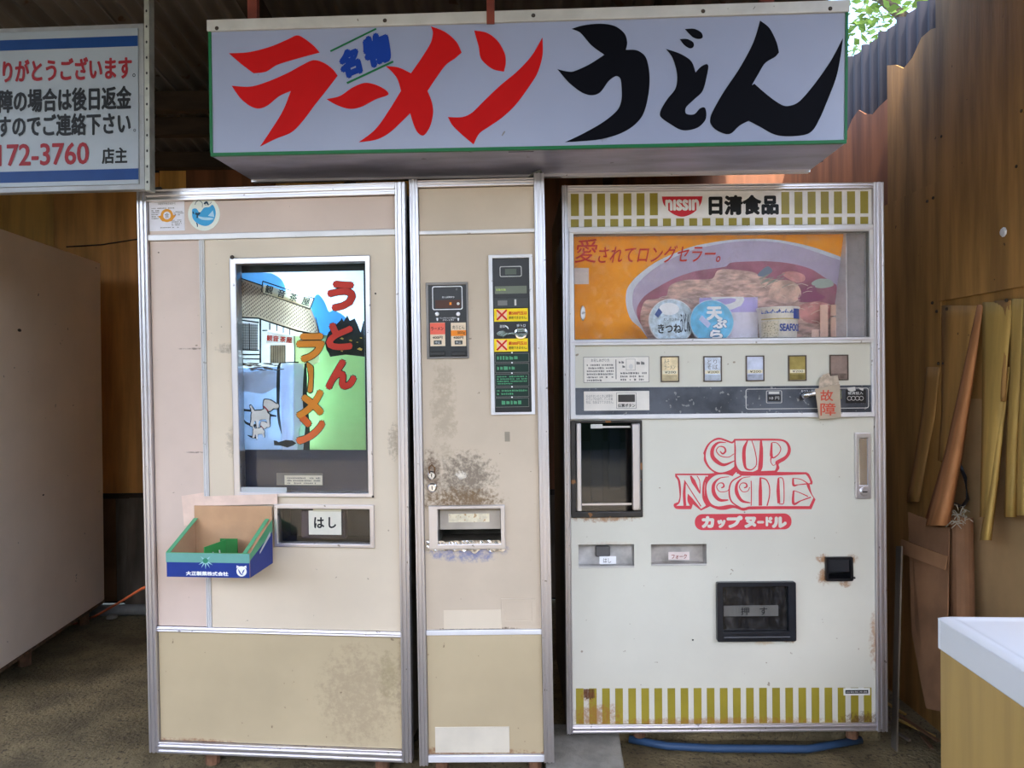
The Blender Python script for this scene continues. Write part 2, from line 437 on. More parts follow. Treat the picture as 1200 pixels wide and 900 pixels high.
# right wall
XR = 1.56
wr = empty('wall_right', (XR, 2.5, 0), kind='structure')
def wr_sheet(y0, y1, z0, z1, off, mat, name='plywood_sheet', ragged=0):
    n = max(2, int((y1-y0)/.06)); mb = MB(); top = []
    for k in range(n+1):
        y = y0+(y1-y0)*k/n
        top.append((y-2.5, z1+(ragged*noise.noise(Vector((y*5, 1, 2)))*2 if ragged else 0)))
    L = [(y0-2.5, z0), (y1-2.5, z0)]+top[::-1]
    me = MB(); me.plate([L], 0, .008)
    for v in me.b.verts: x, y, z = v.co; v.co = (-off-.008+y, x, z)
    return me.build(name, mat, wr)
wr_sheet(1.5, 2.675, 1.545, 2.70, .014, PLY)
wr_sheet(2.66, 3.04, 1.75, 2.54, .004, PLY, ragged=.06)
wr_sheet(3.04, 4.3, 1.96, 2.40, .004, PLY_RED, ragged=.08)
wr_sheet(2.66, 3.12, -.08, 1.98, .010, PLY)
wr_sheet(3.12, 4.3, -.08, 1.96, .002, PLY_RED)
wr_sheet(1.5, 2.66, -.08, 1.2, .0, M('tan_board', lin(172, 136, 92), .8, 0, .12, 3, bump=.1), 'lower_board')
wr_sheet(1.5, 2.66, 1.2, 1.56, .003, PLY, 'backing_sheet')
# corrugated tin outside with a wavy top edge
TN, TF = on_side(1080, 0, XR+.03), on_side(990, 70, XR+.03)
def tinw(u, v):
    y = 1.45+2.85*u; top = TN.z+(TF.z-TN.z)*(y-TN.y)/(TF.y-TN.y)+.010*math.sin(y*42)-.01
    return (.03+.011*math.sin(y*2*math.pi/.076), y-2.5, -.1+(top+.1)*v)
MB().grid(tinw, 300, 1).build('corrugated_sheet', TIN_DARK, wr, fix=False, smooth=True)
for (px_, py_) in ((1175, 272), (1192, 195), (1104, 160), (1180, 352), (1110, 362), (1100, 426), (1106, 426), (1094, 232), (1087, 236), (1093, 355), (1198, 130), (1098, 365)):
    p = on_side(px_, py_, XR-.02)
    MB().lathe([(.006, 0), (.005, .004), (.001, .006)], 10, Matrix.Translation((p.x-XR, p.y-2.5, p.z)) @ Matrix.Rotation(math.radians(-90), 4, 'Y')).build('nail', DARKWOOD, wr)
p = on_side(1176, 272, XR-.025)
MB().lathe([(.016, 0), (.013, .004), (.004, .006)], 9, Matrix.Translation((p.x-XR, p.y-2.5, p.z)) @ Matrix.Rotation(math.radians(-90), 4, 'Y')).build('washer', ALU_WHITE, wr)
# peeling strips of veneer: (centre line px, widths px, bulge at the foot)
def veneer(line, mat, b0, b1, curl=.5, name='veneer_strip'):
    n = len(line); 
    def fn(u, v):
        f = v*(n-1); i = min(int(f), n-2); t = f-i
        a_, b_ = line[i], line[i+1]
        xl = a_[0]*(1-t)+b_[0]*t; xr = a_[1]*(1-t)+b_[1]*t; yy = a_[2]*(1-t)+b_[2]*t
        off = (b0+(b1-b0)*v**1.5)+curl*.06*v*math.sin(u*math.pi*.9)
        q = on_side(xl*(1-u)+xr*u, yy, XR-.018-off)
        return (q.x-XR, q.y-2.5, q.z)
    return MB().grid(fn, 6, 12).build(name, mat, wr, solid=.0022, fix=False, smooth=True)
veneer([(1146, 1153, 357), (1128, 1141, 440), (1108, 1128, 530), (1083, 1112, 616)], VENEER_R, .0, .09, 1.0)
veneer([(1152, 1188, 354), (1152, 1180, 430), (1151, 1172, 520), (1149, 1164, 606)], VENEER, .0, .03, .4)
veneer([(1086, 1102, 430), (1080, 1096, 490), (1072, 1086, 540), (1063, 1077, 588)], PLY, .0, .035, .3)
veneer([(1172, 1184, 430), (1168, 1176, 500), (1161, 1170, 560), (1149, 1161, 633)], VENEER, .0, .05, .6)
veneer([(1186, 1200, 350), (1184, 1197, 440), (1180, 1193, 520), (1178, 1190, 606)], VENEER, .0, .025, .5)
veneer([(1200, 1216, 350), (1196, 1215, 440), (1193, 1208, 520), (1192, 1204, 604)], VENEER, .0, .045, .5)
veneer([(1166, 1186, 352), (1168, 1183, 400), (1170, 1180, 440), (1172, 1178, 470)], PLY, .0, .01, .2)
veneer([(1104, 1146, 358), (1104, 1136, 420), (1104, 1122, 480), (1100, 1108, 540)], PLY, .0, .012, .1)
# roof: corrugated sheets, purlins
RS = .12
def roof_z(y): return HC+1.24+RS*(4.2-max(y, .5))  # levelled over the unseen front to keep sky light off the sign
roof = empty('ceiling', (0, 2, roof_z(2)), kind='structure')
RX1 = 1.21; x = -3.6; k = 0
while x < RX1-.01:
    x1 = min(x+.68, RX1)
    def fn(u, v, x=x, x1=x1, k=k):
        X = x+(x1-x)*u+.02*u; Y = -2.3+6.9*v
        return (X, Y-2, roof_z(Y)-roof_z(2)+.012*math.sin(X*2*math.pi/.076)+.004*(k % 2)+.03)
    MB().grid(fn, 72, 16).build('corrugated_sheet', TIN, roof, fix=False, smooth=True, solid=.001)
    x = x1; k += 1
for yy in (4.1, 3.7, 3.45, 2.55, 1.7, .8, -.1, -1.1, -2.1):
    zz = roof_z(yy)-roof_z(2)
    MB().box(-3.5, RX1-.02, yy-2-.03, yy-2+.03, zz-.075, zz+.012).build('purlin', DARKWOOD if yy != 2.55 else IRON, roof, bev=.004)
for xx in (-2.4, -.9, .55):
    mb = MB(); mb.box(xx-.025, xx+.025, -1.4, 2.2, -.04, .04)
    for v in mb.b.verts: v.co.z += -RS*v.co.y-.11
    mb.build('rafter', DARKWOOD, roof)
MB().box(-3.5, 1.1, .02, .08, -.20, -.07).build('beam', DARKWOOD, roof)
MB().box(.55, .9, .1, .14, -.14, -.02).build('iron_bracket', IRON, roof)
MB().grid(lambda u, v: (1.15+.62*u, -4.3+4.95*v, roof_z(-4.3+4.95*v+2)-roof_z(2)+.05+.012*math.sin((1.15+.62*u)*2*math.pi/.076)), 64, 16).build('corrugated_sheet', TIN, roof, fix=False, smooth=True, solid=.001)  # out-of-view strip added to close the side gap against the sun
# left wall, hardly seen
def lw(u, v): return (-3.5+.011*math.sin(u*5.6*2*math.pi/.076), 1.6+2.8*u, 3.1*v)
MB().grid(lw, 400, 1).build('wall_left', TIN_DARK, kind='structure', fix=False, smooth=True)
# posts of the open front, behind the viewer
for i, xx in enumerate((-3.4, 1.1)):
    MB().box(xx-.05, xx+.05, -2.15, -2.05, -.02, roof_z(-2.1)-.06).build('trim_%d' % (i+1), DARKWOOD, kind='structure', bev=.004)

# ================================================================== LEFT NOODLE MACHINE
BEIGE_ST = [(.16, 1.32, .05, .004, GRIME, .8, 30), (.17, .985, .04, .004, lin(50, 40, 34), .9, 30), (.29, 1.32, .05, .02, GRIME, .5, 60),
            (.70, .20, .16, .2, lin(130, 110, 90), .35, 40), (.80, .27, .04, .1, lin(110, 100, 60), .35, 40), (.12, .03, .25, .02, RUST, .8, 50),
            (.5, .02, .3, .012, RUST, .8, 60), (.85, .25, .03, .2, GRIME, .35, 50), (.3, 1.02, .03, .06, GRIME, .35, 80), (.83, 1.02, .03, .07, GRIME, .45, 80)]
BEIGE = M('aged_beige_enamel', lin(212, 196, 174), .38, 0, .045, 2.2, specks=(lin(120, 104, 88), 40, .735), stains=BEIGE_ST, bump=.01)
BEIGE_P = M('aged_beige_enamel_panel', lin(208, 186, 172), .4, 0, .05, 2.5, specks=(lin(110, 94, 78), 44, .73), stains=BEIGE_ST, bump=.01)
BEIGE_K = M('low_lit_beige_enamel', lin(182, 164, 132), .42, 0, .06, 1.6, specks=(lin(110, 90, 66), 40, .72), stains=BEIGE_ST, bump=.01)  # lower panels: dimmer, warmer light near the ground put into the colour
SIDE = M('side_paint', lin(150, 140, 128), .5, 0, .08, 3)
fl = Frame((-1.1971, 2.4239, .0668), -5.0, 1.239, .128)
WL, HL = .8736, 1.83
L = empty('noodle_vending_machine', fl.m, 'wide beige noodle vending machine with painted tea house poster, left of three', 'vending machine')
cabinet_shell(L, WL, HL, .56, .03, SIDE, .03, .16)
for (x, y) in ((.17, .08), (WL-.12, .08), (.1, .5), (WL-.1, .5)):
    MB().tube([(x, y, .0), (x, y, -.075)], .024, 10).build('foot', M('rusty_foot', lin(120, 84, 60), .9, 0, .25, 20), L)
R = fl.rect
rail(L, 0, .0315, 0, HL); rail(L, WL-.0315, WL, 0, HL)
tl = fl.rect(173, 222, 473, 229); rail(L, .0315, WL-.0315, HL-.038, HL)
rail(L, .0315, WL-.0315, 0, .036)
zt = fl.rect(172, 270, 470, 281)
def zc(F_, xa, xb, ya, yb): r = F_.rect(xa, ya, xb, yb); return r
z_up = 1.83-.149; z_up1 = z_up-.018
z_up = (fl.px(172, 276)[1]+fl.px(470, 268)[1])/2; z_up1 = (fl.px(172, 282)[1]+fl.px(470, 276)[1])/2
z_lo = (fl.px(180, 733)[1]+fl.px(474, 741)[1])/2; z_lo1 = (fl.px(180, 739)[1]+fl.px(474, 747)[1])/2
strip_bar(L, .0315, WL-.0315, z_up1, z_up, mat=ALU_WHITE)
rail(L, .0315, WL-.0315, z_lo1, z_lo, -.006, .02)
xd0 = (fl.px(236, 300)[0]+fl.px(241, 720)[0])/2; xd1 = xd0+.0155
rail(L, xd0, xd1, z_lo, z_up1, -.006, .02, mat=ALU_WHITE)
MB().box(.033, WL-.033, .002, .02, z_up+.001, HL-.039).build('top_panel', BEIGE_P, L, bev=.001)
MB().box(.033, xd0-.001, .003, .02, z_lo+.001, z_up1-.001).build('side_panel', BEIGE_P, L, bev=.001)
MB().box(.033, WL-.033, .002, .02, .037, z_lo1-.001).build('kick_panel', BEIGE_K, L, bev=.001)
po = fl.rect(273, 301, 436, 582); pi = fl.rect(280.5, 308.5, 430.5, 577)
co = fl.rect(322, 591, 439, 641); ci = fl.rect(326.5, 596, 434, 636.5)
ins = lambda r, t: (r[0]+t, r[1]-t, r[2]+t, r[3]-t)
MB().plate([rl((xd1+.001, WL-.033, z_lo+.001, z_up1-.001)), rl(ins(po, .008)), rl(ins(co, .005))], 0, .02).build('door_panel', BEIGE, L)
frame_trim(L, po, pi, -.010, .03, ALU, 'poster_frame', bev=.0025)
frame_trim(L, co, ci, -.008, .03, ALU, 'chopstick_window_frame', bev=.002)
recess(L, pi, .02, .115, WHITE_IN, 'lamp_box')
MB().box(pi[0], pi[1], -.001, .001, pi[2], pi[3]).build('poster_glass', GLASS, L)
# the lamp behind the poster
tx = fl.px(357, 400, .08)[0]; tz0 = fl.px(357, 520, .08)[1]; tz1 = fl.px(357, 328, .08)[1]
lamp = MB().tube([(tx, .060, tz0), (tx, .060, tz1)], .013, 14).build('fluorescent_tube', emit_mat('tube_glow', (.93, .97, 1, 1), 85), L, smooth=True)
for zq in (tz0-.012, tz1+.012): MB().box(tx-.016, tx+.016, .044, .112, zq-.012, zq+.012).build('lamp_holder', WHITE_IN, lamp)
# poster sheet
T = .4
def tm(n, rgb, **k): return flat('poster_'+n, rgb, .5, T, **k)
PY = .03; D = Draw(fl, 275, 300, 6.92, PY); D2 = Draw(fl, 275, 420, 5.294, PY)
pr = fl.rect(281.5, 318.5, 427.5, 527, PY)
poster = MB().plate([rl(pr)], PY).build('poster', tm('sky', (170, 200, 222)), L, fix=False)
def pl(draw, pts, mat, layer, smooth=False, name='poster_print'):
    return MB().plate([clip(draw.loop(pts, smooth), pr)], PY-.0005*layer).build(name, mat, poster, fix=False)
def clip(L_, r):   # keep a print inside the sheet
    def cut(poly, inside, inter):
        out = []
        for i in range(len(poly)):
            a, b = poly[i-1], poly[i]
            if inside(b):
                if not inside(a): out.append(inter(a, b))
                out.append(b)
            elif inside(a): out.append(inter(a, b))
        return out
    x0, x1, z0, z1 = r
    ix = lambda X: (lambda a, b: (X, a[1]+(b[1]-a[1])*(X-a[0])/(b[0]-a[0])))
    iz = lambda Z: (lambda a, b: (a[0]+(b[0]-a[0])*(Z-a[1])/(b[1]-a[1]), Z))
    L_ = cut(L_, lambda p: p[0] >= x0, ix(x0)); L_ = cut(L_, lambda p: p[0] <= x1, ix(x1))
    L_ = cut(L_, lambda p: p[1] >= z0, iz(z0)); L_ = cut(L_, lambda p: p[1] <= z1, iz(z1))
    return L_
MOUNT = tm('mountain', (96, 160, 204)); MOUNT2 = tm('mountain_dark', (70, 140, 195)); GRASS = tm('grass', (146, 178, 112)); SNOW = tm('ground', (150, 166, 186)); SNOW2 = tm('ground_pale', (178, 188, 200))
ROOFM = tm('roof', (168, 146, 120)); BRN = tm('brown', (84, 70, 60)); CREAM = tm('cream', (216, 206, 170)); INK = tm('ink', (30, 36, 38)); WHT = flat('poster_white', (240, 240, 236), .5, .2); TREE = tm('forest', (28, 32, 36)); GREY_L = tm('lattice', (170, 174, 178))
pl(D, [(300, 140, 1), (120, 130), (40, 140), (40, 320, 1), (420, 320, 1), (410, 240), (370, 180)], MOUNT, 1, True)
pl(D, [(620, 420, 1), (640, 340), (680, 310), (730, 370), (765, 450), (800, 440), (900, 500), (920, 640), (760, 700, 1), (680, 640, 1)], MOUNT2, 1, True)
pl(D, [(480, 640, 1), (1100, 640, 1), (1100, 1700, 1), (480, 1700, 1)], GRASS, 2)
pl(D2, [(40, 60, 1), (250, 50), (410, 40, 1), (440, 80, 1), (440, 570, 1), (40, 570, 1)], SNOW, 3)
pl(D2, [(40, 90, 1), (260, 80), (260, 170), (180, 215), (40, 200, 1)], SNOW2, 4, True)
pl(D, [(735, 700, 1), (760, 620), (860, 520, 1), (868, 500, 1), (885, 530, 1), (915, 480, 1), (935, 525, 1), (975, 505), (1000, 560, 1), (1022, 620, 1), (1045, 530, 1), (1062, 520, 1), (1062, 818, 1), (900, 800), (775, 818, 1), (765, 790, 1), (745, 760, 1)], TREE, 3)
for (x, y, s_) in ((870, 670, 15), (940, 685, 14), (1015, 755, 22), (1025, 665, 10), (870, 770, 10), (995, 700, 8)):
    pl(D, [(x-s_, y), (x, y-s_*.6), (x+s_, y-2), (x+s_*.7, y+s_*.6), (x-s_*.3, y+s_*.3)], tm('leaf_gold', (222, 190, 90)), 4)
# tea house: wall, roof with rows of tiles, lattice, sign board, banner
pl(D, [(40, 495, 1), (200, 500, 1), (520, 600, 1), (690, 640, 1), (690, 860, 1), (600, 900, 1), (40, 900, 1)], tm('plaster', (226, 220, 204)), 4)
pl(D, [(45, 180, 1), (230, 245, 1), (620, 425, 1), (660, 520, 1), (692, 632, 1), (510, 620, 1), (330, 555, 1), (195, 505, 1), (45, 495, 1)], ROOFM, 5)
mb = MB()
for r_ in range(22):
    for c_ in range(52):
        if (r_+c_) % 2: continue
        x = 50+c_*12.6; y = 190+r_*15+(x-50)*.40
        lo = 180+(x-45)*.42; hi = 495+max(0, x-195)*.30
        if x > 600: lo = 425+(x-600)*2.2
        if lo+8 < y < hi-8 and x < 680:
            mb.plate([D.loop([(x-3.2, y-7), (x+4.5, y-5), (x+3, y+7), (x-4.5, y+5)], False)], PY-.003)
mb.build('roof_tile_print', BRN, poster, fix=False)
dk = MB()
for a_ in ([(45, 178, 8), (230, 242, 10)], [(230, 205, 10), (650, 345, 10)], [(648, 345, 9), (612, 432, 9)], [(232, 300, 6), (612, 432, 8)], [(232, 205, 9), (222, 292, 9)], [(195, 505, 12), (520, 610, 9), (690, 635, 8)], [(45, 498, 12), (195, 505, 12)],
           [(212, 510, 14), (212, 868, 14)], [(660, 500, 6), (692, 635, 8)], [(50, 760, 10), (200, 765, 10)], [(50, 800, 12), (205, 800, 10)], [(50, 832, 8), (205, 836, 10)], [(122, 545, 8), (124, 760, 8)], [(52, 520, 10), (200, 540, 12)], [(288, 545, 10), (288, 600, 10)], [(345, 560, 8), (345, 610, 8)], [(398, 575, 8), (398, 625, 8)], [(450, 595, 7), (450, 640, 7)], [(228, 605, 10), (270, 603, 8)], [(488, 650, 8), (490, 860, 8)]):
    D.ribbon(dk, a_, PY-.0035, 2)
dk.build('ink_lines', INK, poster, fix=False)
pl(D, [(56, 545), (192, 555), (190, 758), (56, 758)], GREY_L, 6)
lt = MB()
for k in range(9): D.ribbon(lt, [(58+k*16, 548, 2.2), (58+k*16, 758, 2.2)], PY-.0036, 1)
for k in range(10): D.ribbon(lt, [(56, 560+k*21, 2.2), (192, 563+k*21, 2.2)], PY-.0037, 1)
lt.build('lattice_print', INK, poster, fix=False)
pl(D, [(290, 722), (418, 722), (418, 870), (290, 870)], tm('door', (150, 134, 112)), 6)
lt = MB()
for k in range(7): D.ribbon(lt, [(300+k*18, 725, 4), (300+k*18, 868, 4)], PY-.0036, 1)
lt.build('door_lines', BRN, poster, fix=False)
pl(D, [(240, 232), (642, 352), (612, 425), (235, 300)], CREAM, 7)
for ch, x, y in zip('観音茶屋', (285, 384, 482, 582), (272, 305, 335, 368)):
    text(ch, D.rect(x-32, y-34, x+32, y+34), PY-.0042, INK, poster, bold=.0006, rot=-.28)
pl(D, [(265, 612), (484, 650), (484, 712), (258, 712)], WHT, 8)
for ch, x, y in zip('観音茶屋', (288, 338, 395, 446), (668, 672, 678, 684)):
    text(ch, D.rect(x-24, y-26, x+24, y+22), PY-.0047, tm('red', (220, 60, 40)), poster, bold=.0006, rot=-.1)
gr = MB()
for k in range(26):
    x = rnd.uniform(50, 380); y = rnd.uniform(868, 925); D.ribbon(gr, [(x-rnd.uniform(15, 50), y, 3), (x, y+3, 10), (x+rnd.uniform(15, 50), y+1, 3)], PY-.0036-k*.00002, 2)
gr.build('pebble_lines', BRN, poster, fix=False)
dk = MB()
for i_, a_ in enumerate(([(285, 25, 10), (275, 60, 20), (272, 180, 22), (272, 320, 16), (280, 400, 16), (294, 468, 3)], [(440, 30, 8), (440, 120, 24), (438, 260, 28), (450, 380, 30)], [(455, 400, 22), (452, 480, 34), (448, 568, 40)], [(285, 28, 5), (350, 24, 7), (400, 24, 8)],
           [(48, 318, 12), (110, 325, 14), (150, 330, 8)], [(225, 352, 16), (262, 358, 8)], [(55, 375, 3), (75, 400, 14), (120, 415, 18), (150, 412, 10)], [(82, 475, 3), (105, 485, 12), (140, 492, 10)])):
    D2.ribbon(dk, a_, PY-.0030-i_*.00003, 4)
dk.build('ink_shadows', INK, poster, fix=False)
pl(D2, [(245, 508), (262, 510), (275, 518), (320, 505), (360, 508), (385, 525), (365, 540), (330, 552), (285, 540), (248, 538)], INK, 7)
pl(D2, [(292, 30), (430, 30), (432, 380), (400, 440), (390, 568), (300, 568), (296, 480), (284, 330), (285, 120)], tm('pale_path', (206, 220, 240)), 4.5)
def dog(ox, oy, k):
    body = [(0, 30), (8, 12), (30, 6), (60, 4), (88, -6), (100, 20), (112, 32), (110, 60), (112, 92), (100, 92), (92, 62), (75, 60), (48, 66), (44, 108), (34, 112), (28, 72), (18, 70), (12, 96), (-6, 98), (0, 60)]
    head = [(75, -30), (80, -60), (100, -62), (125, -55), (150, -38), (165, -35), (168, -18), (155, -6), (135, -8), (120, 5), (100, 8), (80, -8)]
    tail = [(2, 15), (-2, -5), (-10, -22), (-2, -26), (8, -8), (18, 8)]
    for grow, mt_, ly in ((6, INK, 8), (0, WHT, 9)):
        for s_ in (tail, body, head):
            cx_ = sum(p[0] for p in s_)/len(s_); cz_ = sum(p[1] for p in s_)/len(s_)
            q = []
            for p in s_:
                d = Vector((p[0]-cx_, p[1]-cz_)); g = grow*1.2
                d2 = d+d.normalized()*g; q.append((ox+(cx_+d2.x)*k, oy+(cz_+d2.y)*k))
            pl(D2, q, mt_, ly, True, 'dog_print')
    pl(D2, [(ox+72*k, oy-20*k), (ox+80*k, oy-24*k), (ox+108*k, oy+6*k), (ox+100*k, oy+10*k)], tm('collar', (150, 40, 60)), 10)
dog(108, 318, 1.0); dog(118, 430, .62)
TRED = flat('poster_letter_red', (222, 60, 46), .5, .15); TOR = flat('poster_letter_orange', (248, 160, 54), .5, .25)
for ch, r_, mt_ in (('う', (748, 198, 992, 452), TRED), ('と', (748, 536, 972, 768), TRED), ('ラ', (500, 622, 738, 865), TOR)):
    rr = D.rect(*r_); text(ch, rr, PY-.0055, INK, poster, bold=.0085, shear=.12); text(ch, ins(rr, .0018), PY-.0065, mt_, poster, bold=.0062, shear=.12)
for ch, r_, mt_ in (('ん', (572, 2, 766, 196), TRED), ('メ', (388, 190, 565, 375), TOR), ('ン', (388, 342, 565, 535), flat('poster_letter_deep_orange', (240, 112, 40), .5, .2))):
    rr = D2.rect(*r_); text(ch, rr, PY-.0055, INK, poster, bold=.0085, shear=.12); text(ch, ins(rr, .0018), PY-.0065, mt_, poster, bold=.0062, shear=.12)
for g, mt_, ly in ((6, INK, 11), (0, TOR, 13)):
    pl(D2, [(452-g, 28-g), (480+g, 40), (492+g, 60), (486+g, 200+g), (470, 212+g), (458-g, 200), (466-g, 120)], mt_, ly, True, 'lettering')
NAVY = flat('navy_band', (30, 40, 62), .3); 
bl = fl.rect(281, 527, 430, 577, PY); bt = fl.rect(281, 308, 430, 318.5, PY)
decal((pi[0], pi[1], pi[2], pr[2]), PY, NAVY, L, 'lower_band', th=.002); decal((pi[0], pi[1], pr[3], pi[3]), PY, P_BLACK, L, 'upper_band', th=.002)
decal((pi[0], pr[0], pr[2], pr[3]), PY, P_BLACK, L, 'edge_band', th=.002); decal((pr[1], pi[1], pr[2], pr[3]), PY, P_BLACK, L, 'edge_band', th=.002)
r_ = fl.rect(324.5, 554.5, 378.5, 568.5, PY)
lab = decal(r_, PY-.003, P_GREY, L, 'label_holder', th=.003); decal(fl.rect(334, 557, 378, 568, PY), PY-.004, PAPER, lab, 'label_card')
dashes([fl.rect(337, 558.5, 376, 567.5, PY)+(3,)], PY-.0048, P_GREY, lab)
decal(fl.rect(281, 571, 336, 577, -.003), -.003, M('tape', lin(176, 180, 182), .3), L, 'clear_tape')
# chopstick window
recess(L, ci, .02, .10, DARK, 'chopstick_bay')
MB().box(ci[0], ci[1], .004, .006, ci[2], ci[3]).build('chopstick_window', GLASS, L)
MB().box(ci[0]+.05, ci[0]+.2, .06, .09, ci[2], ci[3]-.02).build('chopstick_rack', M('dark_purple_box', lin(52, 38, 58), .6), L, bev=.004)
nr = fl.rect(362, 598.5, 400, 626.5, .002)
nb = MB().box(nr[0], nr[1], .0005, .0028, nr[2], nr[3]).build('paper_note', PAPER, L)
text('は', fl.rect(368, 606, 380, 619), -.0004, P_BLACK, nb, bold=.0012); text('し', fl.rect(385, 606, 394, 619), -.0004, P_BLACK, nb, bold=.0012)
MB().plate([rl(fl.rect(367, 596, 400, 599.5))], -.0006).build('tape_piece', M('yellowed_tape', lin(200, 190, 160), .35), nb, fix=False)
# stickers
s1 = fl.rect(174.5, 234.5, 216, 270.5)
st = decal(s1, .0012, flat('sticker_white', (228, 226, 236)), L, 'square_sticker', 'white square certificate sticker with orange ring mark', th=.0008)
S = Draw(fl, 160, 220, 10)
r_ = S.rect(282, 250, 428, 400); cx_, cz_ = (r_[0]+r_[1])/2, (r_[2]+r_[3])/2; rr = (r_[1]-r_[0])/2
ORG = flat('ring_orange', (222, 150, 40))
MB().plate([ell(cx_, cz_, rr, rr), ell(cx_, cz_, rr*.6, rr*.6)], .0006).build('ring_mark', ORG, st, fix=False)
MB().plate([S.loop([(252, 335), (285, 325), (300, 375), (345, 400), (300, 392)], False)], .0005).plate([S.loop([(460, 325), (425, 320), (410, 370), (365, 400), (410, 390)], False)], .0005).build('leaf_mark', ORG, st, fix=False)
text('食', (cx_-rr*.35, cx_+rr*.35, cz_-rr*.4, cz_+rr*.4), .0005, P_GREY, st)
text('自動販売機営業許可', S.rect(250, 172, 455, 198), .0006, P_GREY, st)
dashes([S.rect(175, 228, 500, 250)+(1,), S.rect(175, 258, 265, 372)+(5,), S.rect(435, 270, 552, 325)+(3,), S.rect(410, 370, 525, 445)+(4,), S.rect(280, 455, 520, 475)+(1,)], .0006, P_GREY, st)
r_ = S.rect(600, 108, 975, 505); cx_, cz_ = (r_[0]+r_[1])/2, (r_[2]+r_[3])/2; rr = (r_[1]-r_[0])/2
st = decal(ell(cx_, cz_, rr, rr, 40), .0012, flat('sticker_cream', (226, 232, 224)), L, 'round_sticker', 'round cream sticker with blue sea picture', th=.0008)
MB().plate([S.loop([(650, 290), (655, 250), (700, 245), (740, 290), (790, 235), (850, 225), (890, 200), (920, 250), (925, 320), (895, 400), (830, 445), (760, 440), (690, 400), (655, 350)])], .0006).build('sea_print', flat('sea_blue', (60, 160, 215)), st, fix=False)
MB().plate([S.loop([(835, 330, 1), (895, 265, 1), (912, 345, 1)], False)], .0002).plate([S.loop([(700, 330), (780, 345), (870, 350), (905, 365), (850, 380), (760, 372)])], .0002).build('sail_print', flat('pale_blue', (170, 212, 235)), st, fix=False)
mb = MB()
for i_, a_ in enumerate(([(790, 190, 14), (820, 170, 24), (845, 205, 8)], [(850, 195, 5), (870, 180, 5), (878, 165, 4)], [(690, 300, 20), (720, 310, 30), (745, 290, 12)], [(712, 300, 16), (712, 355, 20)], [(700, 410, 8), (712, 430, 14), (714, 460, 8)], [(685, 200, 6), (700, 165, 8), (735, 150, 8), (770, 180, 6), (770, 230, 5)], [(660, 280, 14), (672, 310, 10)])):
    S.ribbon(mb, a_, .0001-i_*.00003)
mb.build('ink_print', flat('dark_blue_ink', (20, 60, 90)), st, fix=False)
text('名', S.rect(790, 165, 832, 205), 0, INK, st)
# small marks: screw heads and a plug
for (x, y, r_) in ((272, 301.5, .007), (440, 344, .003), (186, 296, .002), (437, 582, .004)):
    u, w_ = fl.px(x, y, -.01); MB().lathe([(r_, 0), (r_*.8, .003)], 12, Matrix.Translation((u, -.010, w_)) @ Matrix.Rotation(math.radians(90), 4, 'X')).build('screw', M('dark_screw', lin(60, 50, 44), .6), L)
# pinkish tape along the top of the cardboard box
TAPE = M('old_packing_tape', lin(228, 200, 184), .3, 0, .05, 20, bump=.1, bscale=60)
def tape_piece(pts, y=-.0016):
    return MB().plate([[fl.px(*p) for p in pts]], y).build('packing_tape', TAPE, L, fix=False)
tape_piece([(231, 581), (327, 578), (327, 590), (231, 592)], -.013)
tape_piece([(213, 581), (240, 577), (240, 612), (216, 616)], -.0018)

# ================================================================== CARDBOARD BOX taped to it
bx0, bz0 = fl.px(231.5, 657, -.002); bx1, _ = fl.px(321.5, 655, -.002)
BW = bx1-bx0; bd = .165; 
BLUE = flat('box_blue', (26, 52, 130), .45); GRT = flat('green_tape', (92, 168, 120), .35); TAPEG = flat('teal_tape', (104, 160, 150), .35)
mtx = fl.m @ Matrix.Translation((bx0, -.0135, bz0)) @ Matrix.Rotation(math.radians(.0), 4, 'Z')
B = empty('cardboard_box', mtx, 'blue and green open cardboard box taped to the wide beige machine', 'box')
hb, hf = .140, .072; t = .003
MB().box(0, BW, -t, 0, 0, .182).build('back_panel', CARD, B)
MB().box(t, BW-t, -bd+t, -t, 0, t).build('bottom_panel', CARD, B)
MB().box(0, BW, -bd-t, -bd, 0, hf).build('front_panel', CARD, B)
for x in (0, BW-t):
    mb = MB(); P = [(-bd, 0), (-t, 0), (-t, hb), (-bd, hf)]
    va = [mb.b.verts.new((x, p[0], p[1])) for p in P]; vb = [mb.b.verts.new((x+t, p[0], p[1])) for p in P]
    mb.face(va); mb.face(vb[::-1])
    for i in range(4): mb.face([va[i], va[(i+1) % 4], vb[(i+1) % 4], vb[i]])
    mb.build('side_panel', CARD, B)
MB().box(0, BW, -bd-t-.0008, -bd-t-.0002, 0, hf*.68).build('blue_print', BLUE, B)
MB().box(BW+.0002, BW+.0008, -bd, -t, 0, hf*.68).build('blue_print', BLUE, B)
mb = MB(); P = [(-bd, hf*.6), (-t, hf*.6), (-t, hb*.72), (-bd, hf*.72)]
mb.face([mb.b.verts.new((BW+.0009, p[0], p[1])) for p in P]); mb.build('blue_print', BLUE, B)
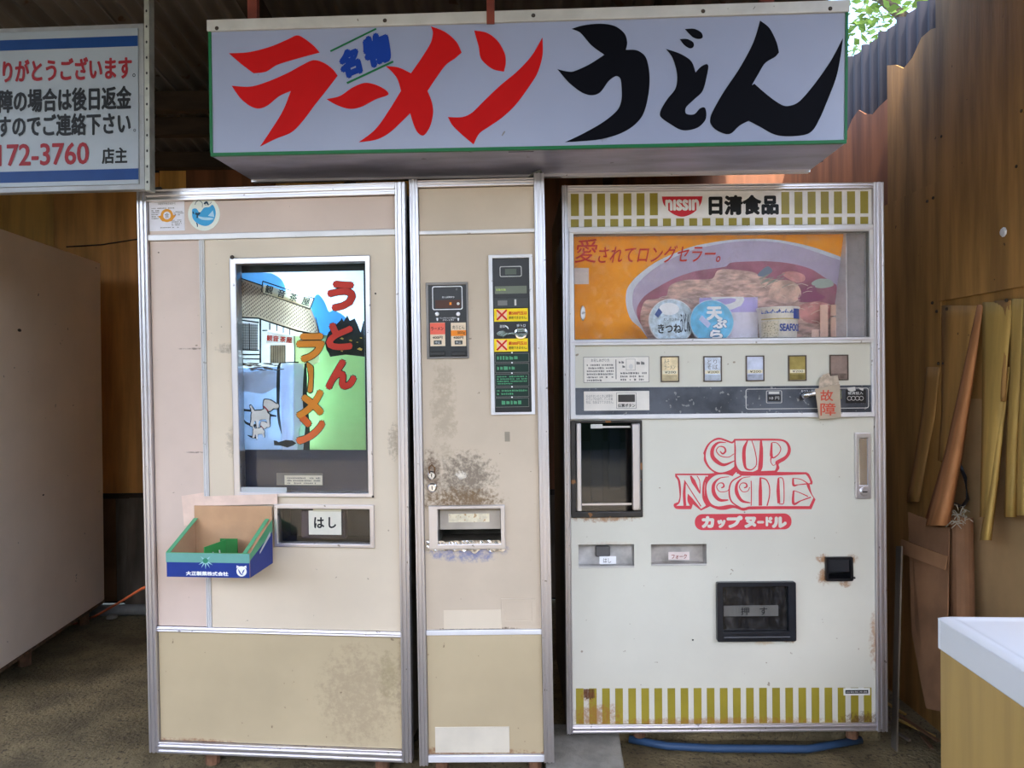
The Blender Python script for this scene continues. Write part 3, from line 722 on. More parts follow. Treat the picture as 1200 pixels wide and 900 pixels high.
def edge_tape(parent):
    MB().box(-.0014, BW+.0014, -bd-t-.0016, -bd-t-.0009, hf*.62, hf).build('edge_tape', TAPEG, parent)
    MB().box(-.0014, BW+.0014, -bd-t-.0014, -bd+.001, hf, hf+.0009).build('edge_tape', GRT, parent)
    for x, wd in ((-.0016, .024), (BW-.021, .0226)):
        mb = MB(); P = [(-bd-t, hf), (-t, hb), (-t, hb+.002), (-bd-t, hf+.002)]
        va = [mb.b.verts.new((x, p[0], p[1])) for p in P]; vb = [mb.b.verts.new((x+wd*.55, p[0], p[1])) for p in P]
        for i in range(4): mb.face([va[i], va[(i+1) % 4], vb[(i+1) % 4], vb[i]])
        mb.face(va); mb.face(vb[::-1]); mb.build('edge_tape', GRT, parent)
    mb = MB(); P = [(-bd, hf*.72), (-t, hb*.72), (-t, hb), (-bd, hf)]
    mb.face([mb.b.verts.new((BW+.0012, p[0], p[1])) for p in P]); mb.build('edge_tape', GRT, parent)
    mb = MB(); mb.face([mb.b.verts.new((-.0012, p[0], p[1])) for p in P]); mb.build('edge_tape', GRT, parent)
    mb = MB(); P = [(-.10, hf*.75), (-.02, hb*.66), (-.02, hb*.76), (-.10, hf*.85)]
    mb.face([mb.b.verts.new((BW+.0018, p[0], p[1])) for p in P]); mb.build('pale_stripe', P_LGREY, parent)
edge_tape(B)
text('大正製薬株式会社', (BW*.235, BW*.745, .005, .018), -bd-t-.0012, P_WHITE, B, bold=.0006)
ex, ez, er = BW*.905, .020, .0155
em = MB().plate([ell(ex, ez, er, er)], -bd-t-.0012).build('emblem', P_WHITE, B, fix=False)
MB().plate([[(ex-er*1.0, ez+er*.55), (ex-er*.95, ez+er*1.15), (ex-er*.4, ez+er*.95)]], -bd-t-.0013).plate([[(ex+er*1.0, ez+er*.55), (ex+er*.95, ez+er*1.15), (ex+er*.4, ez+er*.95)]], -bd-t-.0013).build('wing_tips', P_WHITE, em, fix=False)
mb = MB(); mb.strip(smooth_strip([(ex-er*.6, ez+er*.4, .001), (ex-er*.4, ez-er*.1, .004), (ex-er*.1, ez-er*.55, .003), (ex+er*.25, ez-er*.6, .002)]), -bd-t-.0016)
mb.strip(smooth_strip([(ex+er*.6, ez+er*.4, .001), (ex+er*.35, ez+er*.0, .004), (ex+er*.15, ez-er*.45, .002)]), -bd-t-.0017); mb.build('bird_mark', BLUE, em, fix=False)
# eight-pointed flash on the front
sx, sz = BW*.475, hf*.70; mb = MB()
for ang in (-150, -122, -90, -58, -30, 40, 140): 
    a = math.radians(ang); ln = .026 if ang < 0 else .02; n_ = Vector((-math.sin(a), math.cos(a)))*.0035
    mb.plate([[(sx+n_.x, sz+n_.y), (sx+math.cos(a)*ln, sz+math.sin(a)*ln), (sx-n_.x, sz-n_.y)]], -bd-t-.0019)
mb.build('flash_print', flat('pale_teal', (150, 196, 200)), B, fix=False)
MB().plate([ell(sx, sz, .009, .008, 8)], -bd-t-.0022).build('flash_centre', flat('deep_green', (50, 130, 100)), B, fix=False)
# divider and scraps
mb = MB(); mb.box(-.0015, .0015, -.075, .02, 0, .085, Matrix.Translation((BW*.50, -.085, .003)) @ Matrix.Rotation(math.radians(-12), 4, 'Z'))
mb.build('divider', flat('divider_green', (60, 150, 76), .6), B)
MB().box(BW*.42, BW*.64, -.05, -.0475, .003, .088).build('divider', flat('divider_dark_green', (48, 120, 56), .6), B)
mb = MB()
for k in range(7): mb.box(-.012, .012, -.002, .002, -.001, .001, Matrix.Translation((BW*.57+rnd.uniform(-.02, .02), -.13+rnd.uniform(-.01, .01), .048+rnd.uniform(0, .012))) @ Matrix.Rotation(rnd.uniform(0, 3), 4, 'Y') @ Matrix.Rotation(rnd.uniform(-1, 1), 4, 'Z'))
mb.build('paper_scrap', P_LGREY, B)

# ================================================================== MIDDLE NARROW MACHINE
fm = Frame((-.3004, 2.3221, .0759), -1.428, -.32, -.531)
WM, HM = .423, 1.83
N = empty('vending_machine_coin_cabinet', fm.m, 'narrow beige coin cabinet with selection buttons, between the two wide machines', 'vending machine')
def mp(x, y): return fm.px(x, y)
p1 = mp(545, 560); p2 = mp(540, 590); p3 = mp(505, 558); p4 = mp(548, 645); p5 = mp(545, 740); p6 = mp(520, 480); p7 = mp(530, 557)
MST = [(p1[0], p1[1], .12, .10, GRIME, .75, 55), (p2[0], p2[1]+.01, .16, .05, lin(112, 86, 56), .95, 60), (p3[0], p3[1]+.01, .035, .09, lin(90, 64, 44), .8, 50), (p4[0], p4[1]+.005, .15, .05, lin(120, 124, 160), .95, 30),
       (p5[0]-.02, p5[1]+.004, .10, .010, lin(70, 50, 36), .95, 60), (p5[0]+.11, p5[1]+.006, .07, .008, lin(70, 50, 36), .9, 60), (p6[0], p6[1], .05, .2, lin(150, 132, 108), .5, 20), (p7[0]+.025, p7[1], .022, .016, lin(232, 222, 206), .9, 70)]
BEIGE_M = M('stained_beige_enamel', lin(198, 180, 158), .42, 0, .05, 3, specks=(lin(120, 104, 88), 44, .73), stains=MST, bump=.01)
cabinet_shell(N, WM, HM, .56, .012, SIDE, .03, .16)
for (x, y) in ((.06, .08), (WM-.06, .08), (.06, .5), (WM-.06, .5)):
    MB().tube([(x, y, .0), (x, y, -.085)], .022, 10).build('foot', bpy.data.materials['rusty_foot'], N)
rail(N, 0, .027, -.008, HM+.002); rail(N, WM-.032, WM, 0, HM+.012); rail(N, .027, WM-.032, HM-.024, HM-.002); strip_bar(N, .027, WM-.032, 0, .022, -.006, .02)
ur = fm.rect(488, 269.5, 632, 274); lr = fm.rect(495, 738, 641, 744)
strip_bar(N, .027, WM-.032, ur[2], ur[3]); strip_bar(N, .027, WM-.032, lr[2], lr[3], -.003)
MB().box(.028, WM-.033, .002, .02, ur[3]+.001, HM-.025).build('top_panel', BEIGE_M, N, bev=.001)
bo = fm.rect(499.5, 331, 549, 420.5); bi = fm.rect(502.5, 334, 547, 418)
qo = fm.rect(574, 298.5, 625.5, 486); qi = fm.rect(578.5, 302.5, 621.5, 483)
ho = fm.rect(503, 592, 592, 643); hi = fm.rect(513.5, 596, 587, 637)
so = fm.rect(587.5, 701.5, 628, 732)
fx0, fx1 = .028, WM-.033
MB().plate([rl((fx0, fx1, lr[3]+.001, ur[2]-.001)), rl(ins(qo, .005)), rl(ins(ho, .006)), rl(ins(bo, .003))], .002, .02).build('door_panel', BEIGE_M, N)
MB().box(fx0, fx1, .002, .02, .023, lr[2]-.001).build('kick_panel', BEIGE_K, N, bev=.001)
kr = fm.rect(510, 852, 597, 882); MB().box(kr[0], kr[1], -.0005, .004, kr[2], kr[3]).build('patch_plate', M('patch_enamel', lin(204, 194, 176), .45, 0, .05, 8), N, bev=.001)
fr_ = frame_trim(N, so, ins(so, .012), -.001, .006, BEIGE_M, 'service_hatch', bev=.001)
MB().box(so[0]+.012, so[1]-.012, .0005, .006, so[2]+.012, so[3]-.012).build('hatch_plate', BEIGE_M, fr_)
kk = fm.rect(520, 715, 588, 737); MB().box(kk[0], kk[1], .001, .004, kk[2], kk[3]).build('tape_patch', BEIGE, N)
# selection panel
frame_trim(N, bo, bi, -.003, .012, M('grey_bezel', lin(128, 122, 118), .4, .3), 'selection_bezel')
sp = MB().box(bi[0], bi[1], .002, .01, bi[2], bi[3]).build('selection_panel', BLACK, N)
s = Draw(fm, 490, 320, 8.18)
w0 = s.rect(135, 125, 425, 352); MB().plate([rrect(w0, .006), rrect(ins(w0, .0025), .005)], .0, .003).build('display_ring', P_WHITE, sp, fix=False)
decal(s.rect(165, 258, 405, 335), .001, flat('brown_display', (84, 54, 44), .2), sp, 'display_window'); decal(s.rect(300, 280, 320, 305), .0003, P_ORANGE, sp, 'digit')
w1 = s.rect(368, 278, 400, 308); MB().plate([ell((w1[0]+w1[1])/2, (w1[2]+w1[3])/2, .0045, .0045, 16)], .0002).build('lamp_dot', P_LGREY, sp, fix=False)
text('8', s.rect(360, 145, 378, 165), .001, P_GREY, sp); text('投入金額表示', s.rect(228, 222, 348, 238), .001, P_WHITE, sp)
for x in (181, 384):
    u, v = s.p(x, 392); MB().lathe([(.0065, 0), (.006, .003), (.003, .0035)], 18, Matrix.Translation((u, .002, v)) @ Matrix.Rotation(math.radians(90), 4, 'X')).build('bolt', ALU, sp)
text('ランプのついた商品の', s.rect(205, 422, 365, 438), .001, P_WHITE, sp); text('ボタンを押す', s.rect(235, 442, 345, 458), .001, P_WHITE, sp)
for x in (183, 384): MB().plate([s.loop([(x-10, 430), (x+10, 430), (x+6, 458), (x-4, 458)], False)], .001).build('arrow_mark', P_WHITE, sp, fix=False)
for x0, top, tx1, tx2 in ((115, 'red', 'ラーメン', '400円'), (315, 'cream', '肉うどん', '400円')):
    cd = decal(s.rect(x0, 475, x0+143, 700), .0015, flat('menu_card_cream', (236, 214, 186)), sp, 'menu_card')
    if top == 'red':
        decal(s.rect(x0, 478, x0+143, 588), .0008, flat('menu_coral', (240, 110, 90)), cd); text(tx1, s.rect(x0+8, 515, x0+128, 550), .0002, P_BLACK, cd, bold=.0002)
    else:
        text(tx1, s.rect(x0+14, 500, x0+128, 540), .0002, P_BLACK, cd); decal(s.rect(x0, 548, x0+143, 602), .0008, P_ORANGE, cd); text('300g', s.rect(x0+60, 558, x0+135, 592), .0002, P_BLACK, cd)
    text(tx2, s.rect(x0+22, 604, x0+118, 632), .0002, P_BLACK, cd, bold=.0002)
    decal(s.rect(x0+35, 646, x0+110, 684), .0006, flat('tag_grey', (70, 72, 70)), cd); text('中止', s.rect(x0+48, 653, x0+96, 678), .0, P_WHITE, cd)
    MB().box(*(lambda r: (r[0], r[1], -.004, .004, r[2], r[3]))(s.rect(x0+5, 752, x0+145, 795))).build('select_button', M('button_black', lin(40, 38, 38), .3), sp, bev=.002)
# coin panel
frame_trim(N, qo, qi, -.006, .014, ALU_WHITE, 'coin_frame', bev=.0015)
cp = MB().box(qi[0], qi[1], .003, .012, qi[2], qi[3]).build('coin_panel', BLACK, N)
s = Draw(fm, 570, 290, 4.5)
w0 = s.rect(70, 98, 186, 154); MB().plate([rrect(w0, .005), rrect(ins(w0, .0022), .004)], .001, .003).build('display_ring', P_LGREY, cp, fix=False)
decal(s.rect(98, 112, 158, 142), .002, flat('lcd_olive', (84, 92, 80), .3), cp, 'display_window')
decal(s.rect(44, 203, 213, 243), .002, flat('strip_olive', (110, 116, 100), .3), cp, 'info_strip'); dashes([s.rect(52, 212, 130, 232)+(1,)], .0012, flat('lime_ink', (170, 190, 110)), cp)
MB().box(*(lambda r: (r[0], r[1], -.001, .004, r[2], r[3]))(s.rect(42, 266, 220, 318))).build('coin_block', M('block_dark', lin(44, 46, 46), .35), cp, bev=.001)
decal(s.rect(60, 280, 110, 306), -.0016, P_GREY, cp, 'return_plate'); decal(s.rect(148, 274, 158, 306), -.0016, P_LGREY, cp, 'coin_slot')
for y0 in (322, 481):
    yl = decal(s.rect(41, y0, 219, y0+68), -.0012, P_YEL, cp, 'yellow_notice', 'yellow notice with red cross')
    q = s.rect(55, y0+8, 108, y0+60)
    decal(q, -.0019, flat('pale_peach', (240, 200, 160)), yl)
    mb = MB(); mb.strip([(q[0], q[2], .0055), (q[1], q[3], .0055)], -.0026); mb.strip([(q[0], q[3], .0055), (q[1], q[2], .0055)], -.0027); mb.build('red_cross', P_RED, yl, fix=False)
    text('新500円玉は', s.rect(118, y0+14, 214, y0+34), -.0022, P_RED, yl, bold=.0003); text('使用できません。', s.rect(118, y0+40, 214, y0+56), -.0022, P_BLACK, yl, bold=.0001)
u, v = s.p(182, 450)
MB().lathe([(.021, 0), (.021, .006), (.019, .009), (.015, .010), (.015, .008)], 32, Matrix.Translation((u, .003, v)) @ Matrix.Rotation(math.radians(90), 4, 'X')).build('return_knob', CHROME, cp, bev=.0)
MB().box(u-.015, u+.015, -.0085, -.005, v-.0022, v+.0022).build('knob_slot', BLACK, cp)
lv = MB().plate([smooth_loop([s.p(52, 456), s.p(66, 444), s.p(90, 440), s.p(104, 450), s.p(146, 450), s.p(146, 460), s.p(108, 462), s.p(92, 472), s.p(66, 466)])], -.008, 0).build('return_lever', CHROME, cp, bev=.001)
text('返却', s.rect(70, 408, 98, 424), .001, P_WHITE, cp); text('投入口', s.rect(160, 404, 206, 418), .001, P_WHITE, cp)
mb = MB(); s.ribbon(mb, [(98, 412, 5), (110, 420, 7), (116, 430, 3)], .001); mb.build('arrow_mark', P_WHITE, cp, fix=False)
for y0, y1, n_ in ((558, 605, 1), (611, 660, 1), (666, 732, 4), (738, 788, 2), (793, 842, 1)):
    tb = s.rect(46, y0, 225, y1)
    pn = frame_trim(cp, tb, ins(tb, .0013), .0005, .003, P_GREY, 'instruction_frame', bev=0)
    decal(ins(tb, .0013), .0016, flat('dark_green_plate', (30, 50, 44), .3), pn, 'instruction_plate')
    dashes([(tb[0]+.006, tb[1]-.006, tb[2]+.005, tb[3]-.005, n_)], .0009, flat('green_ink', (80, 150, 110)), pn)
    MB().plate([ell((tb[0]+tb[1])/2, tb[3]+.002, .0026, .0026, 8)], .0002).build('white_dot', P_WHITE, pn, fix=False)
# locks, badge
for (x, y, r_) in ((506, 557, .0135), (506.5, 571.5, .0145)):
    u, v = mp(x, y)
    lk = MB().lathe([(r_, 0), (r_, .004), (r_*.75, .007), (r_*.6, .007)], 24, Matrix.Translation((u, .002, v)) @ Matrix.Rotation(math.radians(90), 4, 'X')).build('lock', CHROME, N)
    MB().box(u-.0012, u+.0012, -.0065, -.004, v-.006, v+.006).build('keyhole', BLACK, lk)
u, v = mp(506.5, 549); mb = MB(); mb.tube([(u-.008, -.006, v-.015), (u-.009, -.010, v+.004), (u, -.012, v+.013), (u+.009, -.010, v+.004), (u+.008, -.006, v-.015)], .0022, 8); mb.build('padlock_hasp', M('rusty_brass', lin(120, 84, 50), .5, .6, .2, 60), N)
br = fm.rect(591.5, 506, 597.5, 517.5); decal(br, .0012, flat('badge_grey', (150, 138, 122)), N, 'badge')
# delivery hatch
hf_ = frame_trim(N, ho, hi, -.010, .02, ALU, 'hatch_frame', bev=.002)
recess(N, hi, .02, .15, M('grimy_metal_bay', lin(96, 88, 76), .6, .2, .2, 20), 'delivery_bay')
fz = fm.px(550, 620, .03)[1]
fp = MB().box(hi[0]+.002, hi[1]-.002, .026, .030, fz, hi[3]-.004).build('hatch_flap', M('flap_beige', lin(176, 164, 150), .4, 0, .08, 12), N, bev=.001)
decal(fm.rect(525.5, 602, 573.5, 612, .024), .0252, M('worn_label', lin(220, 208, 180), .7, 0, .08, 60, specks=(lin(170, 120, 60), 90, .6)), fp, 'worn_label')
MB().box(hi[0]-.026, hi[0]-.012, -.008, .004, hi[2]-.004, hi[3]+.006).build('side_strip', ALU, N, bev=.001)
# torn foil tape under the hatch
fo = fm.rect(500, 633, 592, 645); 
def foil(u_, v_):
    x = fo[0]+(fo[1]-fo[0])*u_; z = fo[3]-(fo[3]-fo[2])*v_*(1+.5*noise.noise(Vector((u_*9, 0, 1)))) ; n_ = .6*noise.noise(Vector((u_*22, v_*6, 4)))
    return (x, -.006-.006*abs(n_), z)
MB().grid(foil, 50, 6).build('foil_tape', M('crumpled_foil', lin(205, 205, 210), .22, 1, .05, 20), N, fix=False)
TP = mp(636, 206)
MB().tube([(WM-.05, .03, HM+.002), (WM-.03, .01, HM+.016), (WM-.012, .0, HM+.020), (WM-.006, .02, HM+.014)], .006, 8).build('hook_cable', M('grey_cable', lin(120, 122, 118), .6), N, smooth=True)

# ===== RIGHT INSTANT NOODLE MACHINE
fr = Frame((.1727, 2.4693, .0924), -.203, -.184, -.054)
WR_, HR = 1.0697, 1.83
def rp(x, y): return fr.px(x, y)
def rst(x, y, rx, rz, c, s_, n): p = rp(x, y); return (p[0], p[1], rx, rz, c, s_, n)
RB = lin(150, 98, 44)
RST = [rst(710, 606, .14, .022, RB, .8, 50), rst(700, 838, .10, .05, RB, .75, 55), rst(690, 815, .03, .025, RB, .8, 60), rst(1010, 843, .09, .03, lin(90, 56, 30), .85, 60), rst(1026, 750, .025, .12, RB, .7, 60), rst(966, 676, .03, .035, RB, .85, 60), rst(964, 655, .03, .02, RB, .85, 60), rst(998, 655, .025, .02, RB, .8, 60), rst(990, 684, .025, .016, RB, .75, 60),
       rst(925, 750, .025, .014, RB, .85, 60), rst(895, 753, .04, .012, lin(196, 170, 130), .6, 50), rst(840, 846, .5, .02, RB, .65, 70), rst(1030, 780, .02, .2, lin(190, 180, 160), .6, 30), rst(710, 638, .11, .012, lin(190, 170, 150), .5, 70), rst(668, 500, .02, .3, RB, .35, 70)]
WHITE_R = M('white_enamel', lin(206, 203, 190), .3, 0, .03, 2.5, specks=(lin(130, 110, 90), 42, .745), stains=RST, bump=.008)
OLIVE = M('olive_print', lin(150, 136, 44), .45, 0, .06, 8, stains=RST[1:4]+RST[11:12])
C_ = empty('instant_noodle_vending_machine', fr.m, 'white vending machine with red outlined lettering and olive stripes, right of three', 'vending machine')
SIDE_R = M('brown_side_paint', lin(92, 82, 72), .6, 0, .12, 4)
cabinet_shell(C_, WR_, HR, .70, .004, SIDE_R, .03, .24)
for (x, y) in ((.26, .10), (WR_-.08, .08), (.08, .6), (WR_-.08, .6)):
    MB().tube([(x, y, .0), (x, y, -.06)], .02, 10).build('foot', bpy.data.materials['rusty_foot'], C_)
for k in range(6): MB().box(-.0005, .006, .08+k*.05, .11+k*.05, 1.55, 1.67).build('side_vent', BLACK, C_)
rail(C_, 0, .020, 0, HR); rail(C_, WR_-.034, WR_, 0, HR); rail(C_, .020, WR_-.034, HR-.020, HR-.001); rail(C_, .020, WR_-.034, 0, .028, -.006, .02)
# header band
hz0 = (rp(660, 267)[1]+rp(1025, 263)[1])/2; ht = HR-.021
hd = MB().box(.021, WR_-.035, .002, .02, hz0+.001, ht).build('header_panel', flat('header_white', (232, 230, 230)), C_)
s = Draw(fr, 645, 205, 3.0)
mb = MB()
for k in range(23):
    x0 = 72+k*46.28; 
    y0 = 66-k*.42; 
    if k < 7 or k > 15:
        q = s.rect(x0, y0, x0+28, y0+78); mb.plate([rl(q)], .0014)
    q = s.rect(x0, y0+90, x0+28, y0+117); mb.plate([rl(q)], .0014)
mb.plate([rl(s.rect(48, 67, 52, 145))], .0014).plate([rl(s.rect(48, 157, 52, 184))], .0014).plate([rl(s.rect(1134, 57, 1140, 135))], .0014)
mb.build('olive_stripes', OLIVE, hd, fix=False)
LRED = flat('logo_red', (206, 44, 60)); 
decal(s.rect(381, 58, 811, 147), .0008, flat('logo_white', (238, 236, 238)), hd, 'logo_plate')
lg = MB().plate([[s.p(x, y) for x, y in smooth_loop([(392, 76, 1), (535, 75, 1), (530, 98), (515, 122), (492, 139), (463, 147), (435, 139), (412, 122), (397, 100)])]], .0002).build('red_emblem', LRED, hd, fix=False)
text('nıssın', s.rect(404, 86, 523, 126), -.0003, P_WHITE, lg, bold=.0024)
mb = MB(); q = s.p(438, 86); mb.plate([ell(q[0], q[1], .0032, .0032, 10)], -.0006); q = s.p(499, 86); mb.plate([ell(q[0], q[1], .0032, .0032, 10)], -.0006)
text('日清食品', s.rect(556, 70, 803, 141), .0002, P_BLACK, hd, bold=.0034)
# window
wz0 = (rp(671, 398)[1]+rp(1019, 396)[1])/2; wz1 = (rp(671, 274.5)[1]+rp(1017, 271.5)[1])/2; wx0 = (rp(671.5, 300)[0]+rp(673, 390)[0])/2; wx1 = (rp(1017, 300)[0]+rp(1018.5, 390)[0])/2
cz0 = (rp(666, 491)[1]+rp(1028, 489)[1])/2; cx0 = .021; cx1 = WR_-.035
ctl = (rp(700, 404)[1]+rp(1000, 403)[1])/2; cbl = (rp(670, 485)[1]+rp(1020, 484)[1])/2
win = (wx0, wx1, wz0, wz1); ctr = (wx0+.002, wx1+.004, cbl, ctl)
MB().plate([rl((cx0, cx1, cz0, hz0)), rl(win), rl(ctr)], -.012, .02).build('window_frame', ALU_WHITE, C_, bev=.003)
mb = MB(); mb.box(wx0-.014, wx1+.012, -.016, -.010, wz1+.004, wz1+.010).box(wx0-.010, wx1+.008, -.015, -.011, wz0-.010, wz0-.006); mb.build('frame_ridge', ALU, C_, bev=.001)
frame_trim(C_, (wx0-.002, wx1+.002, wz0-.002, wz1+.002), ins(win, .0025), -.006, .012, P_GREY, 'window_gasket', bev=0)
SD = .17
recess(C_, win, .02, SD, WHITE_IN, 'display_bay')
MB().box(wx0, wx1, .0, .003, wz0, wz1).build('window_pane', GLASS_DUSTY, C_)
# poster leaning at the back of the display bay
pw1 = fr.px(979.5, 340, .10)[0]
pe = empty('display_poster', Matrix.Identity(4)); pe.parent = C_
def lean(y, mbx):
    for v in mbx.b.verts:
        t = (v.co.z-wz0)/(wz1-wz0); v.co.y = v.co.y+(.15*(1-t)+.035*t)
    return mbx
ORB = flat('poster_orange', (255, 164, 18), .45)
class LeanDraw(Draw):
    def p(s_, x, y):
        d = .1
        for _ in range(4):
            q = s_.fr.px(s_.ox+x/s_.k, s_.oy+y/s_.k, d); t = (q[1]-wz0)/(wz1-wz0); d = .15*(1-t)+.035*t
        return (min(max(q[0], wx0+.001), pw1), min(max(q[1], wz0+.001), wz1-.001))
bpy.data.objects.remove(pe)
post = lean(0, MB().plate([rl((wx0, pw1, wz0+.001, wz1-.001))], 0, .002)).build('display_poster', ORB, C_, 'orange poster of a noodle bowl', fix=False)
A = LeanDraw(fr, 660, 265, 6.316); Bq = LeanDraw(fr, 840, 265, 6.316)
def AP(pts): return [A.p(*p) for p in smooth_loop(pts)]
def q2(x, y): return (x+1136.9, y)
RIM = flat('bowl_lavender', (186, 176, 206), .4); RIM2 = flat('bowl_pale', (214, 222, 238), .4); SOUP = M('soup_print', lin(168, 104, 128), .45, 0, .15, 14); NOOD = M('noodle_print', lin(222, 186, 176), .45, 0, .24, 22, (1, 1, 3), bump=0)
PINK = M('pork_print', lin(214, 150, 150), .45, 0, .2, 18)
def lp(loop, layer, mat, name='poster_print'): return lean(0, MB().plate([loop], -.0006*layer)).build(name, mat, post, fix=False)
outer = [(1200, 106), (1000, 140), (900, 170), (700, 258), (560, 358), (480, 450), (463, 530), (473, 620), (508, 700), (570, 755), (640, 850, 1), (2075, 860, 1), (2075, 235, 1), q2(750, 168), q2(600, 128), q2(400, 97), q2(200, 96)]
lp(AP(outer), 1, RIM2)
inner0 = [(1200, 125), (1000, 165), (880, 205), (720, 285), (600, 375), (530, 455), (512, 530), (520, 610), (560, 700), (640, 800, 1), (2075, 860, 1), (2075, 262, 1), q2(740, 195), q2(600, 150), q2(400, 115), q2(200, 112)]
lp(AP(inner0), 2, RIM)
soup = [(1200, 300), (1000, 330), (850, 375), (720, 440), (600, 520), (545, 610), (560, 700), (640, 830, 1), (2075, 860, 1), (2075, 470, 1), q2(780, 370), q2(700, 320), q2(560, 280), q2(400, 262), q2(240, 262), q2(100, 272)]
lp(AP(soup), 3, SOUP)
lp(AP([(570, 700), (600, 560), (680, 540), (760, 520), (790, 440), (900, 400), (1100, 390), (1140, 330), (1220, 320), (1400, 340), (1480, 380), (1600, 400), (1720, 460), (1780, 560), (1900, 560), (2075, 640), (2075, 860, 1), (640, 860, 1)]), 4, NOOD)
lp(AP([q2(480, 350), q2(560, 335), q2(640, 360), q2(650, 400), q2(600, 420), q2(540, 400)]), 5, PINK)
lp(AP([q2(600, 520), q2(660, 450), q2(720, 440), q2(740, 490), q2(800, 530), q2(700, 560), q2(610, 560)]), 5, flat('plum', (150, 84, 120)))
lp(AP([q2(700, 420), q2(760, 390), q2(840, 400), q2(860, 440), q2(780, 460), q2(720, 450)]), 5, flat('celery', (176, 190, 184)))
lp(AP([q2(300, 360, ), q2(370, 298), q2(410, 330), q2(380, 360), q2(330, 375)]), 5, flat('nori_grey', (120, 134, 156)))
lp(AP([q2(600, 600), q2(720, 560), q2(820, 580), q2(850, 660), q2(760, 720), q2(640, 700)]), 5, PINK)
lp(AP([q2(380, 520), q2(420, 420), q2(520, 400), q2(600, 440), q2(620, 520), q2(540, 570), q2(440, 560)]), 5, M('noodle_print_light', lin(226, 190, 176), .45, 0, .2, 20))
mb = MB(); r5 = random.Random(3)
for k in range(60):
    x = r5.uniform(640, 1960); y = r5.uniform(430, 820); a = r5.uniform(-.5, .5); ln = r5.uniform(30, 90)
    pts = smooth_strip([(x, y, 1), (x+ln*.5, y+ln*a*.4-8, 1), (x+ln, y+ln*a, 1)], 3)
    mb.strip([A.p(p[0], p[1])+(.0016,) for p in pts], -.004-.00003*k)
lean(0, mb).build('noodle_lines', flat('noodle_highlight', (236, 216, 200)), post, fix=False)
mb = MB()
for k in range(14):
    x = q2(r5.uniform(300, 480), 0)[0]; y = r5.uniform(380, 470); pts = smooth_strip([(x, y, 1), (x+25, y-12, 1), (x+60, y-30, 1)], 3)
    mb.strip([A.p(p[0], p[1])+(.0022,) for p in pts], -.0065-.00003*k)
lean(0, mb).build('onion_lines', flat('onion_green', (150, 160, 150)), post, fix=False)
def ltext(s_, r_, mat, **k):
    o = text(s_, r_, -.005, mat, post, **k)
    for v in o.data.vertices:
        t = (v.co.z-wz0)/(wz1-wz0); v.co.y += .15*(1-t)+.035*t
    return o
lt_ = LeanDraw(fr, 660, 265, 6.316)
def lrect(x0, y0, x1, y1): a = lt_.p(x0, y0); b = lt_.p(x1, y1); return (a[0], b[0], b[1], a[1])
DR = flat('slogan_red', (206, 44, 24))
ltext('愛', lrect(95, 98, 250, 272), DR, shear=.12, bold=.0004); ltext('されてロングセラー。', lrect(262, 150, 1165, 268), DR, shear=.16, bold=.0004)
MB().box(pw1, pw1+.003, .02, SD, wz0, wz1).build('bay_divider', WHITE_IN, C_)
sidep = MB(); v0 = pw1+.003
sv = [(v0, .095, wz0), (wx1-.003, .022, wz0), (wx1-.003, .022, wz1), (v0, .095, wz1)]
sidep.face([sidep.b.verts.new(p) for p in sv]); sidep.build('bay_side_panel', M('grey_lavender_panel', lin(186, 180, 184), .5), C_, solid=.003, fix=False)
q = fr.rect(672, 314, 690, 333, .005); decal(q, .0045, flat('faded_tape', (206, 190, 184)), C_, 'tape_patch')
u, v = fr.px(683, 367, 0); MB().lathe([(.009, 0), (.0075, .004)], 20, Matrix.Translation((u, 0, v)) @ Matrix.Rotation(math.radians(90), 4, 'X') @ Matrix.Diagonal((1, 2.8, 1, 1))).build('window_latch', ALU, C_)
# control strip
cf = MB().box(ctr[0]-.001, ctr[1]+.001, .0, .018, ctr[2]-.001, ctr[3]+.001).build('control_panel', WHITE_R, C_)
bandz1 = (rp(672, 454)[1]+rp(1020, 452)[1])/2
STEEL = M('scuffed_dark_steel', lin(88, 92, 102), .35, .6, .25, 8, (1, 1, 1), specks=(lin(150, 150, 152), 70, .66))
bd_ = MB().box(ctr[0], ctr[1], -.004, .0, ctr[2], bandz1).build('coin_band', STEEL, C_, 'scuffed dark metal band')
s = Draw(fr, 645, 390, 3.0)
r_ = s.rect(116, 84, 347, 175); ic = decal(r_, -.0008, flat('instruction_card_cream', (226, 220, 212)), cf, 'instruction_card'); frame_trim(ic, r_, ins(r_, .0016), -.0016, -.0008, P_GREY, 'card_border', bev=0)
text('お召しあがり方', s.rect(143, 91, 207, 102), -.0016, P_BLACK, ic)
decal(s.rect(229, 94, 232, 163), -.0015, P_GREY, ic); frame_trim(ic, s.rect(266, 92, 298, 132), ins(s.rect(266, 92, 298, 132), .001), -.0016, -.0009, P_GREY, 'cup_drawing', bev=0)
q = s.rect(275, 108, 291, 130); MB().plate([ell((q[0]+q[1])/2, (q[2]+q[3])/2, .007, .009, 14)], -.0015).build('cup_drawing', P_LGREY, ic, fix=False)
dashes([s.rect(128, 108, 222, 172)+(6,), s.rect(246, 136, 338, 170)+(3,), s.rect(240, 96, 262, 126)+(2,), s.rect(302, 96, 340, 116)+(1,)], -.0016, P_GREY, ic)
BT = [(387, 82, 452, 173, (236, 216, 176), 'みそ\nラーメン', '¥200'), (537, 82, 602, 172, (214, 222, 236), 'とり\nそば', '¥200'), (686, 80, 751, 170, (206, 212, 232), '', '¥200'), (835, 79, 899, 169, (168, 150, 90), '', '¥200'), (980, 77, 1046, 167, (150, 130, 122), '', '')]
